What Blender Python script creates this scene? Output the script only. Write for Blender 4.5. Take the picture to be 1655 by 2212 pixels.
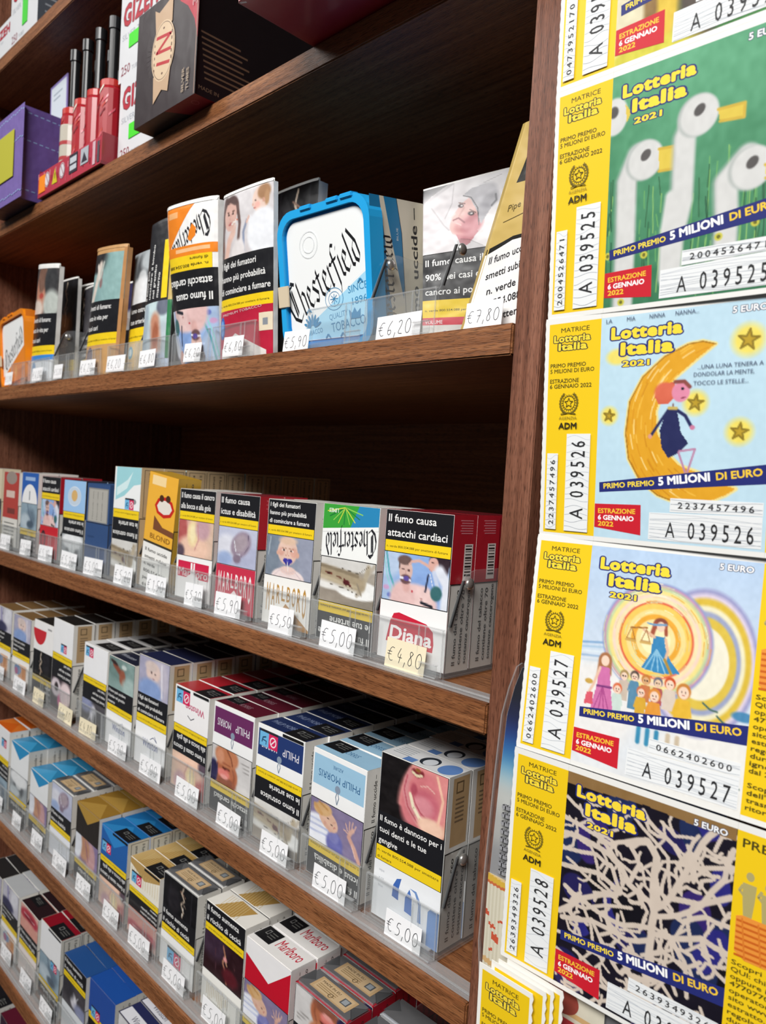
import bpy, bmesh, math, random
import numpy as np
from mathutils import Vector, Matrix
from mathutils.geometry import tessellate_polygon

for _o in list(bpy.data.objects):
    bpy.data.objects.remove(_o)
scene = bpy.context.scene
COL = scene.collection
H = 1.45                      # height of the lens above the floor; heights below are measured from it

# ------------------------------------------------------------------ camera
F_PX, IMG_H = 1635.36, 2212.0
_a, _b, _c = 0.78542795, -0.04091355, 0.0620685
_f = Vector((-math.sin(_a) * math.cos(_b), math.cos(_a) * math.cos(_b), math.sin(_b)))
_r = _f.cross(Vector((0, 0, 1))).normalized()
_u = _r.cross(_f)
_r2 = math.cos(_c) * _r + math.sin(_c) * _u
_u2 = -math.sin(_c) * _r + math.cos(_c) * _u
cam = bpy.data.cameras.new('camera')
cam.sensor_fit = 'VERTICAL'
cam.sensor_height = 24.0
cam.lens = F_PX / IMG_H * 24.0
cam.clip_start = 0.02
cam.dof.use_dof = True
cam.dof.focus_distance = 0.44
cam.dof.aperture_fstop = cam.lens / 1.8
cam_o = bpy.data.objects.new('camera', cam)
COL.objects.link(cam_o)
_m = Matrix((( _r2.x, _u2.x, -_f.x, 0), (_r2.y, _u2.y, -_f.y, 0), (_r2.z, _u2.z, -_f.z, H), (0, 0, 0, 1)))
cam_o.matrix_world = _m
scene.camera = cam_o

# ------------------------------------------------------------------ light
scene.view_settings.view_transform = 'Standard'
scene.view_settings.look = 'None'
scene.view_settings.gamma = 1.0
scene.view_settings.use_curve_mapping = False
scene.view_settings.exposure = 0.0
world = bpy.data.worlds.new('shop_light')
scene.world = world
world.use_nodes = True
world.node_tree.nodes['Background'].inputs[0].default_value = (0.93, 0.97, 1.0, 1)
world.node_tree.nodes['Background'].inputs[1].default_value = 0.06


def area(name, loc, aim, sx, sy, power, col=(1, 1, 1)):
    l = bpy.data.lights.new(name, 'AREA')
    l.shape = 'RECTANGLE'
    l.size, l.size_y = sx, sy
    l.energy = power
    l.color = col
    o = bpy.data.objects.new(name, l)
    COL.objects.link(o)
    o.location = loc
    o.rotation_euler = (Vector(aim) - Vector(loc)).to_track_quat('-Z', 'Y').to_euler()
    return o


area('ceiling_panel_light', (0.25, -1.25, H + 1.3), (-0.4, 0.33, H - 0.1), 1.3, 0.6, 63, (1.0, 0.985, 0.96))
area('far_fill_light', (-1.7, -1.1, H + 1.4), (-1.0, 0.33, H - 0.1), 1.2, 0.5, 15, (1.0, 0.985, 0.96))  # added soft fill lamp aimed at the far left shelves

scene.cycles.max_bounces = 10
scene.cycles.transparent_max_bounces = 24


# ------------------------------------------------------------------ materials
def lin(h):
    c = np.array([int(h[i:i + 2], 16) for i in (0, 2, 4)], float) / 255
    return np.where(c <= .04045, c / 12.92, ((c + .055) / 1.055) ** 2.4)


def srgb_lin(c):
    c = np.clip(c, 0, 1)
    return np.where(c <= .04045, c / 12.92, ((c + .055) / 1.055) ** 2.4)


def mat(name):
    m = bpy.data.materials.new(name)
    m.use_nodes = True
    return m, m.node_tree.nodes, m.node_tree.links, m.node_tree.nodes['Principled BSDF']


def print_mat(name, rough, coat=0.0, metal=0.0, bump=0.0):
    m, n, l, p = mat(name)
    a = n.new('ShaderNodeAttribute')
    a.attribute_name = 'ink'
    l.new(a.outputs['Color'], p.inputs['Base Color'])
    p.inputs['Roughness'].default_value = rough
    p.inputs['Metallic'].default_value = metal
    p.inputs['Coat Weight'].default_value = coat
    p.inputs['Coat Roughness'].default_value = 0.12
    p.inputs['Specular IOR Level'].default_value = 0.4
    if bump:
        tc = n.new('ShaderNodeTexCoord')
        t = n.new('ShaderNodeTexNoise')
        t.inputs['Scale'].default_value = 45
        t.inputs['Detail'].default_value = 2
        b = n.new('ShaderNodeBump')
        b.inputs['Strength'].default_value = bump
        b.inputs['Distance'].default_value = 0.01
        l.new(tc.outputs['Object'], t.inputs['Vector'])
        l.new(t.outputs['Fac'], b.inputs['Height'])
        l.new(b.outputs['Normal'], p.inputs['Normal'])
    return m


PAPER = print_mat('printed_paper', 0.42)
CARD = print_mat('wrapped_card', 0.34, 0.35, 0, 0.05)
FILM = print_mat('printed_film', 0.36, 0.08, 0, 0.2)
FOIL = print_mat('silver_foil', 0.3, 0, 0.75, 0.2)
PLASTIC = print_mat('glossy_plastic', 0.28)


def wood(name, axis, c1, c2, c3):
    m, n, l, p = mat(name)
    tc = n.new('ShaderNodeTexCoord')
    mp = n.new('ShaderNodeMapping')
    s = [260, 260, 260]
    s[axis] = 7
    mp.inputs['Scale'].default_value = s
    l.new(tc.outputs['Object'], mp.inputs['Vector'])
    t = n.new('ShaderNodeTexNoise')
    t.inputs['Scale'].default_value = 1.0
    t.inputs['Detail'].default_value = 5
    t.inputs['Roughness'].default_value = 0.6
    l.new(mp.outputs[0], t.inputs['Vector'])
    r = n.new('ShaderNodeValToRGB')
    e = r.color_ramp.elements
    e[0].position, e[0].color = 0.30, (*c1, 1)
    e[1].position, e[1].color = 0.72, (*c3, 1)
    k = r.color_ramp.elements.new(0.5)
    k.color = (*c2, 1)
    l.new(t.outputs['Fac'], r.inputs[0])
    mp2 = n.new('ShaderNodeMapping')
    s2 = [2200, 2200, 2200]
    s2[axis] = 150
    mp2.inputs['Scale'].default_value = s2
    l.new(tc.outputs['Object'], mp2.inputs['Vector'])
    t2 = n.new('ShaderNodeTexNoise')
    t2.inputs['Scale'].default_value = 1.0
    t2.inputs['Detail'].default_value = 2
    l.new(mp2.outputs[0], t2.inputs['Vector'])
    r2 = n.new('ShaderNodeValToRGB')
    r2.color_ramp.elements[0].position = 0.36
    r2.color_ramp.elements[0].color = (0.35, 0.33, 0.32, 1)
    r2.color_ramp.elements[1].position = 0.47
    r2.color_ramp.elements[1].color = (1, 1, 1, 1)
    l.new(t2.outputs['Fac'], r2.inputs[0])
    mx = n.new('ShaderNodeMix')
    mx.data_type = 'RGBA'
    mx.blend_type = 'MULTIPLY'
    mx.inputs[0].default_value = 0.9
    l.new(r.outputs[0], mx.inputs[6])
    l.new(r2.outputs[0], mx.inputs[7])
    l.new(mx.outputs[2], p.inputs['Base Color'])
    b = n.new('ShaderNodeBump')
    b.inputs['Strength'].default_value = 0.35
    b.inputs['Distance'].default_value = 0.0006
    l.new(t2.outputs['Fac'], b.inputs['Height'])
    l.new(b.outputs['Normal'], p.inputs['Normal'])
    p.inputs['Roughness'].default_value = 0.42
    p.inputs['Specular IOR Level'].default_value = 0.35
    return m


_w = ((0.14, 0.049, 0.018), (0.245, 0.093, 0.035), (0.35, 0.148, 0.06))
WOOD_X = wood('walnut_grain_lengthwise', 0, *_w)
WOOD_Z = wood('walnut_grain_upright', 2, (0.12, 0.043, 0.024), (0.2, 0.078, 0.045), (0.29, 0.124, 0.076))


def clear_mat(name, tint, milk, rough=0.06):
    m, n, l, p = mat(name)
    n.remove(p)
    out = n['Material Output']
    tr = n.new('ShaderNodeBsdfTransparent')
    tr.inputs[0].default_value = (*tint, 1)
    df = n.new('ShaderNodeBsdfDiffuse')
    df.inputs[0].default_value = (0.75, 0.77, 0.78, 1)
    gl = n.new('ShaderNodeBsdfGlossy')
    gl.inputs['Roughness'].default_value = rough
    fr = n.new('ShaderNodeFresnel')
    fr.inputs[0].default_value = 1.47
    a = n.new('ShaderNodeMixShader')
    a.inputs[0].default_value = milk
    b = n.new('ShaderNodeMixShader')
    l.new(tr.outputs[0], a.inputs[1])
    l.new(df.outputs[0], a.inputs[2])
    ge = n.new('ShaderNodeNewGeometry')
    mu = n.new('ShaderNodeMath')
    mu.operation = 'MULTIPLY'
    iv = n.new('ShaderNodeMath')
    iv.operation = 'SUBTRACT'
    iv.inputs[0].default_value = 1.0
    l.new(ge.outputs['Backfacing'], iv.inputs[1])
    l.new(fr.outputs[0], mu.inputs[0])
    l.new(iv.outputs[0], mu.inputs[1])
    l.new(mu.outputs[0], b.inputs[0])
    l.new(a.outputs[0], b.inputs[1])
    l.new(gl.outputs[0], b.inputs[2])
    l.new(b.outputs[0], out.inputs['Surface'])
    return m


CLEAR = clear_mat('clear_acrylic', (0.965, 0.97, 0.97), 0.07)
RAIL = clear_mat('frosted_acrylic', (0.93, 0.93, 0.93), 0.2, 0.2)
SLEEVE = clear_mat('plastic_sleeve', (0.98, 0.98, 0.98), 0.012, 0.08)
m_, n_, l_, DARK_P = mat('refraction_dark')  # near-black colour standing in for refraction in clear plastic
DARK_P.inputs['Base Color'].default_value = (0.02, 0.02, 0.022, 1)
DARK = m_
m_, n_, l_, _p = mat('steel_pin')
_p.inputs['Metallic'].default_value = 0.85
_p.inputs['Base Color'].default_value = (0.7, 0.69, 0.66, 1)
_p.inputs['Roughness'].default_value = 0.25
STEEL = m_


# ------------------------------------------------------------------ lettering and flat artwork (mm, x right, y down)
_TC = {}


def glyphs(s, bold=0.0, space=1.0):
    """Triangles of a line of type, cap height about 0.72 at size 1, x right, y up."""
    k = (s, round(bold, 3), space)
    if k in _TC:
        return _TC[k]
    c = bpy.data.curves.new('type', 'FONT')
    c.body = s
    c.size = 1
    c.resolution_u = 2
    c.offset = bold
    c.space_character = space
    o = bpy.data.objects.new('type', c)
    me = o.to_mesh()
    me.calc_loop_triangles()
    nv, nt = len(me.vertices), len(me.loop_triangles)
    v = np.zeros(nv * 3)
    me.vertices.foreach_get('co', v)
    t = np.zeros(nt * 3, int)
    me.loop_triangles.foreach_get('vertices', t)
    v = v.reshape(-1, 3)[:, :2]
    P = v[t.reshape(-1, 3)] if nt else np.zeros((0, 3, 2))
    o.to_mesh_clear()
    bpy.data.objects.remove(o)
    bpy.data.curves.remove(c)
    _TC[k] = P
    return P


def tess(pts):
    p3 = [Vector((x, y, 0)) for x, y in pts]
    return np.array([[pts[i] for i in t] for t in tessellate_polygon([p3])], float)


class Art:
    def __init__(self, sub=1):
        self.P, self.C, self.L, self.k, self.sub = [], [], [], 0, sub

    def add(self, P, col, lift=0):
        P = np.asarray(P, float)
        if not len(P):
            return self
        if isinstance(col, str):
            C = np.tile(lin(col), (len(P), 3, 1))
        else:
            C = col
        self.P.append(P)
        self.C.append(C)
        self.L.append(np.full(len(P), self.k, float) + lift)
        self.k += 1
        return self

    def rect(self, x0, y0, x1, y1, col):
        n = self.sub
        if n == 1:
            return self.add([[(x0, y0), (x1, y0), (x1, y1)], [(x0, y0), (x1, y1), (x0, y1)]], col)
        xs, ys = np.linspace(x0, x1, n + 1), np.linspace(y0, y1, n + 1)
        T = []
        for i in range(n):
            for j in range(n):
                a, b, c, d = (xs[i], ys[j]), (xs[i + 1], ys[j]), (xs[i + 1], ys[j + 1]), (xs[i], ys[j + 1])
                T += [[a, b, c], [a, c, d]]
        return self.add(T, col)

    def poly(self, pts, col):
        return self.add(tess(pts), col)

    def ell(self, cx, cy, rx, ry, col, rot=0, n=28, a0=0, a1=360):
        t = np.radians(np.linspace(a0, a1, n + 1))
        x, y = rx * np.cos(t), ry * np.sin(t)
        r = math.radians(rot)
        X, Y = cx + x * math.cos(r) - y * math.sin(r), cy + x * math.sin(r) + y * math.cos(r)
        return self.add([[(cx, cy), (X[i], Y[i]), (X[i + 1], Y[i + 1])] for i in range(n)], col)

    def line(self, pts, w, col, closed=False, nib=None):
        pts = [np.array(p, float) for p in pts]
        if closed:
            pts.append(pts[0])
        T, U = [], []
        for i in range(len(pts) - 1):
            U += [.02 * (i % 40)] * (len(T) - len(U))
            a, b = pts[i], pts[i + 1]
            d = b - a
            L = np.hypot(*d)
            if L < 1e-9:
                continue
            if nib is not None:
                q = np.array(nib) * w / 2
                hair = np.array([-d[1], d[0]]) / L * w * .09
                T += [[a - q, b - q, b + q], [a - q, b + q, a + q], [a - hair, b - hair, b + hair], [a - hair, b + hair, a + hair]]
            else:
                nrm = np.array([-d[1], d[0]]) / L * w / 2
                T += [[a - nrm, b - nrm, b + nrm], [a - nrm, b + nrm, a + nrm]]
                if i and w >= .5:
                    t = np.linspace(0, 2 * math.pi, 7)
                    for j in range(6):
                        T.append([a, a + w / 2 * np.array([math.cos(t[j]), math.sin(t[j])]), a + w / 2 * np.array([math.cos(t[j + 1]), math.sin(t[j + 1])])])
        U += [.02 * ((len(pts) - 1) % 40)] * (len(T) - len(U))
        return self.add(T, col, np.array(U))

    def ring(self, cx, cy, rx, ry, w, col, n=32, a0=0, a1=360):
        t = np.radians(np.linspace(a0, a1, n + 1))
        o = np.stack([cx + (rx + w / 2) * np.cos(t), cy + (ry + w / 2) * np.sin(t)], 1)
        q = np.stack([cx + (rx - w / 2) * np.cos(t), cy + (ry - w / 2) * np.sin(t)], 1)
        return self.add([[o[k], o[k + 1], q[k + 1]] for k in range(n)] + [[o[k], q[k + 1], q[k]] for k in range(n)], col)

    def text(self, s, x, y, cap, col, width=None, bold=0.0, align='l', rot=0, track=None, sx=1.0, shear=0, outline=None, gx=1.0, space=1.0):
        """Baseline-left at (x, y); cap = capital height; width squeezes or stretches the line to fit."""
        if track:
            P, adv = [], 0
            for ch in s:
                g = glyphs(ch)
                if len(g):
                    g = (g - np.array([(g[..., 0].min() + g[..., 0].max()) / 2, 0])) * np.array([gx, 1]) + np.array([track / 2, 0])
                    P.append(g + np.array([adv, 0]))
                adv += track
            P = np.concatenate(P)
        else:
            P = glyphs(s, bold if bold <= .012 and 'M' not in s else 0, space)
        if not len(P):
            return self

        def fat(Q, b, n):
            return np.concatenate([Q] + [Q + b * np.array([math.cos(i * 2 * math.pi / n), math.sin(i * 2 * math.pi / n)]) for i in range(n)])
        thin = P
        n_ = n_o = 1
        if bold > .012 or (bold and (track or 'M' in s)):
            n_ = 1 + (4 if bold < .02 else 6 if bold < .04 else 10)
            P = fat(P, bold * .9, n_ - 1)
        thin = P if not len(P) else thin
        P = P * (cap / 0.72)
        lo, hi = P[..., 0].min(), P[..., 0].max()
        k = sx if width is None else width / (hi - lo)
        if outline:
            Q = fat(thin, bold + outline[0], 14) * (cap / 0.72)
        wd = (hi - lo) * k
        off = {'l': 0, 'c': -wd / 2, 'r': -wd}[align]
        r = math.radians(rot)

        def put(P):
            X = (P[..., 0] - lo) * k + off + shear * P[..., 1]
            Y = -P[..., 1]
            return np.stack([x + X * math.cos(r) - Y * math.sin(r), y + X * math.sin(r) + Y * math.cos(r)], -1)
        if outline:
            self.add(put(Q), outline[1], np.repeat(np.arange(15) * .05, len(thin)))
        return self.add(put(P), col, np.repeat(np.arange(n_) * .05, len(thin)))

    def grid(self, x0, y0, x1, y1, img):
        """A painted picture: img is rows x columns x 3 in sRGB 0..1."""
        ny, nx = img.shape[:2]
        c = srgb_lin(img)
        xs, ys = np.linspace(x0, x1, nx), np.linspace(y0, y1, ny)
        X, Y = np.meshgrid(xs, ys)
        V = np.stack([X, Y], -1)
        a, b, d, e = (slice(None, -1), slice(None, -1)), (slice(None, -1), slice(1, None)), (slice(1, None), slice(1, None)), (slice(1, None), slice(None, -1))

        def st(Q):
            t1 = np.stack([Q[a], Q[b], Q[d]], 2)
            t2 = np.stack([Q[a], Q[d], Q[e]], 2)
            return np.concatenate([t1.reshape(-1, 3, Q.shape[-1]), t2.reshape(-1, 3, Q.shape[-1])])
        return self.add(st(V), st(c))

    def put(self, other, f):
        k0 = self.k
        for P, C, L in zip(other.P, other.C, other.L):
            self.P.append(f(P))
            self.C.append(C)
            self.L.append(L + k0)
        self.k = k0 + other.k
        return self

    def rot180(self, w, h):
        self.P = [np.array([w, h]) - P for P in self.P]
        return self

    def arrays(self):
        if not self.P:
            return np.zeros((0, 3, 2)), np.zeros((0, 3, 3)), np.zeros(0)
        return np.concatenate(self.P), np.concatenate(self.C), np.concatenate(self.L)


def clip_axis(P, C, L, ax, lim, keep_low):
    """Cut a triangle list along a line and keep one side."""
    if not len(P):
        return P, C, L
    s = 1 if keep_low else -1
    d = s * (P[..., ax] - lim)
    ins = d <= 1e-9
    full = ins.all(1)
    part = ins.any(1) & ~full
    oP, oC, oL = [P[full]], [C[full]], [L[full]]
    nP, nC, nL = [], [], []
    for i in np.nonzero(part)[0]:
        pp, cc = [], []
        for j in range(3):
            k = (j + 1) % 3
            if ins[i, j]:
                pp.append(P[i, j])
                cc.append(C[i, j])
            if ins[i, j] != ins[i, k]:
                t = d[i, j] / (d[i, j] - d[i, k])
                pp.append(P[i, j] + t * (P[i, k] - P[i, j]))
                cc.append(C[i, j] + t * (C[i, k] - C[i, j]))
        for j in range(1, len(pp) - 1):
            nP.append([pp[0], pp[j], pp[j + 1]])
            nC.append([cc[0], cc[j], cc[j + 1]])
            nL.append(L[i])
    if nP:
        oP.append(np.array(nP))
        oC.append(np.array(nC))
        oL.append(np.array(nL))
    return np.concatenate(oP), np.concatenate(oC), np.concatenate(oL)


EPS = 1.3e-5


class MB:
    """Collects coloured triangles and links them as one mesh object."""

    def __init__(self):
        self.P, self.C = [], []

    def tris(self, P, col):
        P = np.asarray(P, float)
        if len(P):
            self.P.append(P)
            self.C.append(np.tile(lin(col), (len(P), 3, 1)) if isinstance(col, str) else col)
        return self

    def quads(self, Q, col):
        Q = np.asarray(Q, float)
        return self.tris(np.concatenate([Q[:, [0, 1, 2]], Q[:, [0, 2, 3]]]), col)

    def box(self, lo, hi, col, r=0.0):
        bm = bmesh.new()
        bmesh.ops.create_cube(bm, size=1)
        lo, hi = Vector(lo), Vector(hi)
        for v in bm.verts:
            v.co = Vector([lo[i] + (v.co[i] + .5) * (hi[i] - lo[i]) for i in range(3)])
        if r:
            bmesh.ops.bevel(bm, geom=list(bm.edges), offset=r, segments=2, affect='EDGES')
        return self.bm(bm, col)

    def bm(self, bm, col):
        bmesh.ops.triangulate(bm, faces=list(bm.faces))
        P = np.array([[tuple(v.co) for v in f.verts] for f in bm.faces])
        bm.free()
        return self.tris(P, col)

    def prism(self, pts, y0, y1, col, fn=None):
        """Outline in x-z, given real thickness along y."""
        T = tess(pts)
        a = []
        for t in T:
            (x0, z0), (x1, z1), (x2, z2) = t
            if (x1 - x0) * (z2 - z0) - (x2 - x0) * (z1 - z0) < 0:
                t = t[::-1]
            a.append([(t[j][0], y0, t[j][1]) for j in (0, 1, 2)])
            a.append([(t[j][0], y1, t[j][1]) for j in (2, 1, 0)])
        n = len(pts)
        for i in range(n):
            p, q = pts[i], pts[(i + 1) % n]
            a += [[(p[0], y0, p[1]), (q[0], y1, q[1]), (q[0], y0, q[1])], [(p[0], y0, p[1]), (p[0], y1, p[1]), (q[0], y1, q[1])]]
        return self.tris(a, col)

    def art(self, art, fn, eps=EPS, clip=None, arrays=None):
        """fn maps (x mm, y mm) arrays and a lift in metres to points."""
        P, C, L = arrays if arrays is not None else art.arrays()
        if clip:
            P, C, L = clip_axis(P, C, L, *clip)
        if not len(P):
            return self
        ar = (P[:, 1, 0] - P[:, 0, 0]) * (P[:, 2, 1] - P[:, 0, 1]) - (P[:, 2, 0] - P[:, 0, 0]) * (P[:, 1, 1] - P[:, 0, 1])
        fl = ar > 0
        P, C = P.copy(), C.copy()
        P[fl] = P[fl][:, ::-1]
        C[fl] = C[fl][:, ::-1]
        lift = ((L + 1) * eps)[:, None] * np.ones((1, 3))
        self.P.append(fn(P[..., 0], P[..., 1], lift))
        self.C.append(C)
        return self

    def build(self, name, material, parent=None, smooth=False):
        P = np.concatenate(self.P).reshape(-1, 3)
        C = np.concatenate(self.C).reshape(-1, 3)
        key = np.round(P * 4e6).astype(np.int64)
        key -= key.min(0)
        h = (key[:, 0] * 2000003 + key[:, 1]) * 2000003 + key[:, 2]
        _, first, inv = np.unique(h, return_index=True, return_inverse=True)
        inv = inv.reshape(-1, 3)
        good = (inv[:, 0] != inv[:, 1]) & (inv[:, 1] != inv[:, 2]) & (inv[:, 0] != inv[:, 2])
        inv = inv[good]
        C = C.reshape(-1, 3, 3)[good].reshape(-1, 3)
        V = P[first]
        me = bpy.data.meshes.new(name)
        me.vertices.add(len(V))
        me.vertices.foreach_set('co', V.astype(np.float32).ravel())
        n = len(inv)
        me.loops.add(n * 3)
        me.loops.foreach_set('vertex_index', inv.astype(np.int32).ravel())
        me.polygons.add(n)
        me.polygons.foreach_set('loop_start', np.arange(0, n * 3, 3, dtype=np.int32))
        me.update(calc_edges=True)
        at = me.color_attributes.new('ink', 'FLOAT_COLOR', 'CORNER')
        at.data.foreach_set('color', np.concatenate([C, np.ones((len(C), 1))], 1).astype(np.float32).ravel())
        me.polygons.foreach_set('use_smooth', np.full(n, smooth))
        me.materials.append(material)
        o = bpy.data.objects.new(name, me)
        COL.objects.link(o)
        if parent:
            o.parent = parent
        return o


def plane(o, ux, uy, n):
    o, ux, uy, n = (np.array(q, float) for q in (o, ux, uy, n))

    def fn(x, y, lift):
        return o + (x[..., None] * ux + y[..., None] * uy) * .001 + lift[..., None] * n
    return fn


def thing(name, label, cat, loc=(0, 0, 0), rot=(0, 0, 0), group=None):
    o = bpy.data.objects.new(name, None)
    o.empty_display_size = 0.01
    COL.objects.link(o)
    o.location = loc
    o.rotation_euler = rot
    return tag(o, label, cat, group)


def tag(o, label, cat, group=None):
    o['label'] = label
    o['category'] = cat
    if group:
        o['group'] = group
    return o


def dup(root, loc, label, group=None, rot=None):
    r = root.copy()
    COL.objects.link(r)
    r.location = loc
    if rot:
        r.rotation_euler = rot
    r['label'] = label
    if group:
        r['group'] = group
    for ch in list(root.children):
        c = ch.copy()
        COL.objects.link(c)
        c.parent = r
        for g in list(ch.children):
            d = g.copy()
            COL.objects.link(d)
            d.parent = c
    return r


# ------------------------------------------------------------------ painted pictures
class Paint:
    def __init__(self, nx, ny, bg, seed=0):
        self.X, self.Y = np.meshgrid(np.linspace(0, 1, nx), np.linspace(0, 1, ny))
        self.nx, self.ny = nx, ny
        self.im = np.tile(self.c(bg), (ny, nx, 1))
        self.rng = np.random.default_rng(seed)

    @staticmethod
    def c(h):
        return np.array([int(h[i:i + 2], 16) for i in (0, 2, 4)], float) / 255

    def mix(self, m, col):
        m = np.clip(m, 0, 1)[..., None]
        self.im = self.im * (1 - m) + self.c(col) * m
        return self

    def grad(self, c0, c1, ax=1):
        t = (self.Y if ax else self.X)[..., None]
        self.im = self.c(c0) * (1 - t) + self.c(c1) * t
        return self

    def e(self, cx, cy, rx, ry, col, soft=.12, rot=0, a=1):
        r = math.radians(rot)
        x, y = self.X - cx, self.Y - cy
        u, v = x * math.cos(r) + y * math.sin(r), -x * math.sin(r) + y * math.cos(r)
        d = np.sqrt((u / rx) ** 2 + (v / ry) ** 2)
        return self.mix(a * (1 - d) / max(soft, 1e-3) + .5 * a, col) if soft else self.mix((d < 1) * a, col)

    def dist(self, pts, asp=1.0):
        D = np.full(self.X.shape, 9.)
        for (ax, ay), (bx, by) in zip(pts[:-1], pts[1:]):
            dx, dy = (bx - ax) * asp, by - ay
            px, py = (self.X - ax) * asp, self.Y - ay
            t = np.clip((px * dx + py * dy) / (dx * dx + dy * dy + 1e-12), 0, 1)
            D = np.minimum(D, np.hypot(px - t * dx, py - t * dy))
        return D

    def l(self, pts, w, col, asp=1.0, soft=.35, a=1):
        D = self.dist(pts, asp)
        return self.mix(a * (1 - (D - w * (.5 - soft / 2)) / (w * soft)), col)

    def p(self, pts, col, a=1):
        ins = np.zeros(self.X.shape, bool)
        n = len(pts)
        for i in range(n):
            (x0, y0), (x1, y1) = pts[i], pts[(i + 1) % n]
            if y0 == y1:
                continue
            c = ((y0 > self.Y) != (y1 > self.Y)) & (self.X < (x1 - x0) * (self.Y - y0) / (y1 - y0) + x0)
            ins ^= c
        return self.mix(ins * a, col)

    def noise(self, k, amp, kx=None):
        kx = kx or k
        g = self.rng.random((k + 2, kx + 2))
        fy, fx = self.Y * k, self.X * kx
        iy, ix = fy.astype(int), fx.astype(int)
        ty, tx = fy - iy, fx - ix
        v = (g[iy, ix] * (1 - tx) + g[iy, ix + 1] * tx) * (1 - ty) + (g[iy + 1, ix] * (1 - tx) + g[iy + 1, ix + 1] * tx) * ty
        self.im = np.clip(self.im + (v - .5)[..., None] * amp, 0, 1)
        return self


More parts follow.
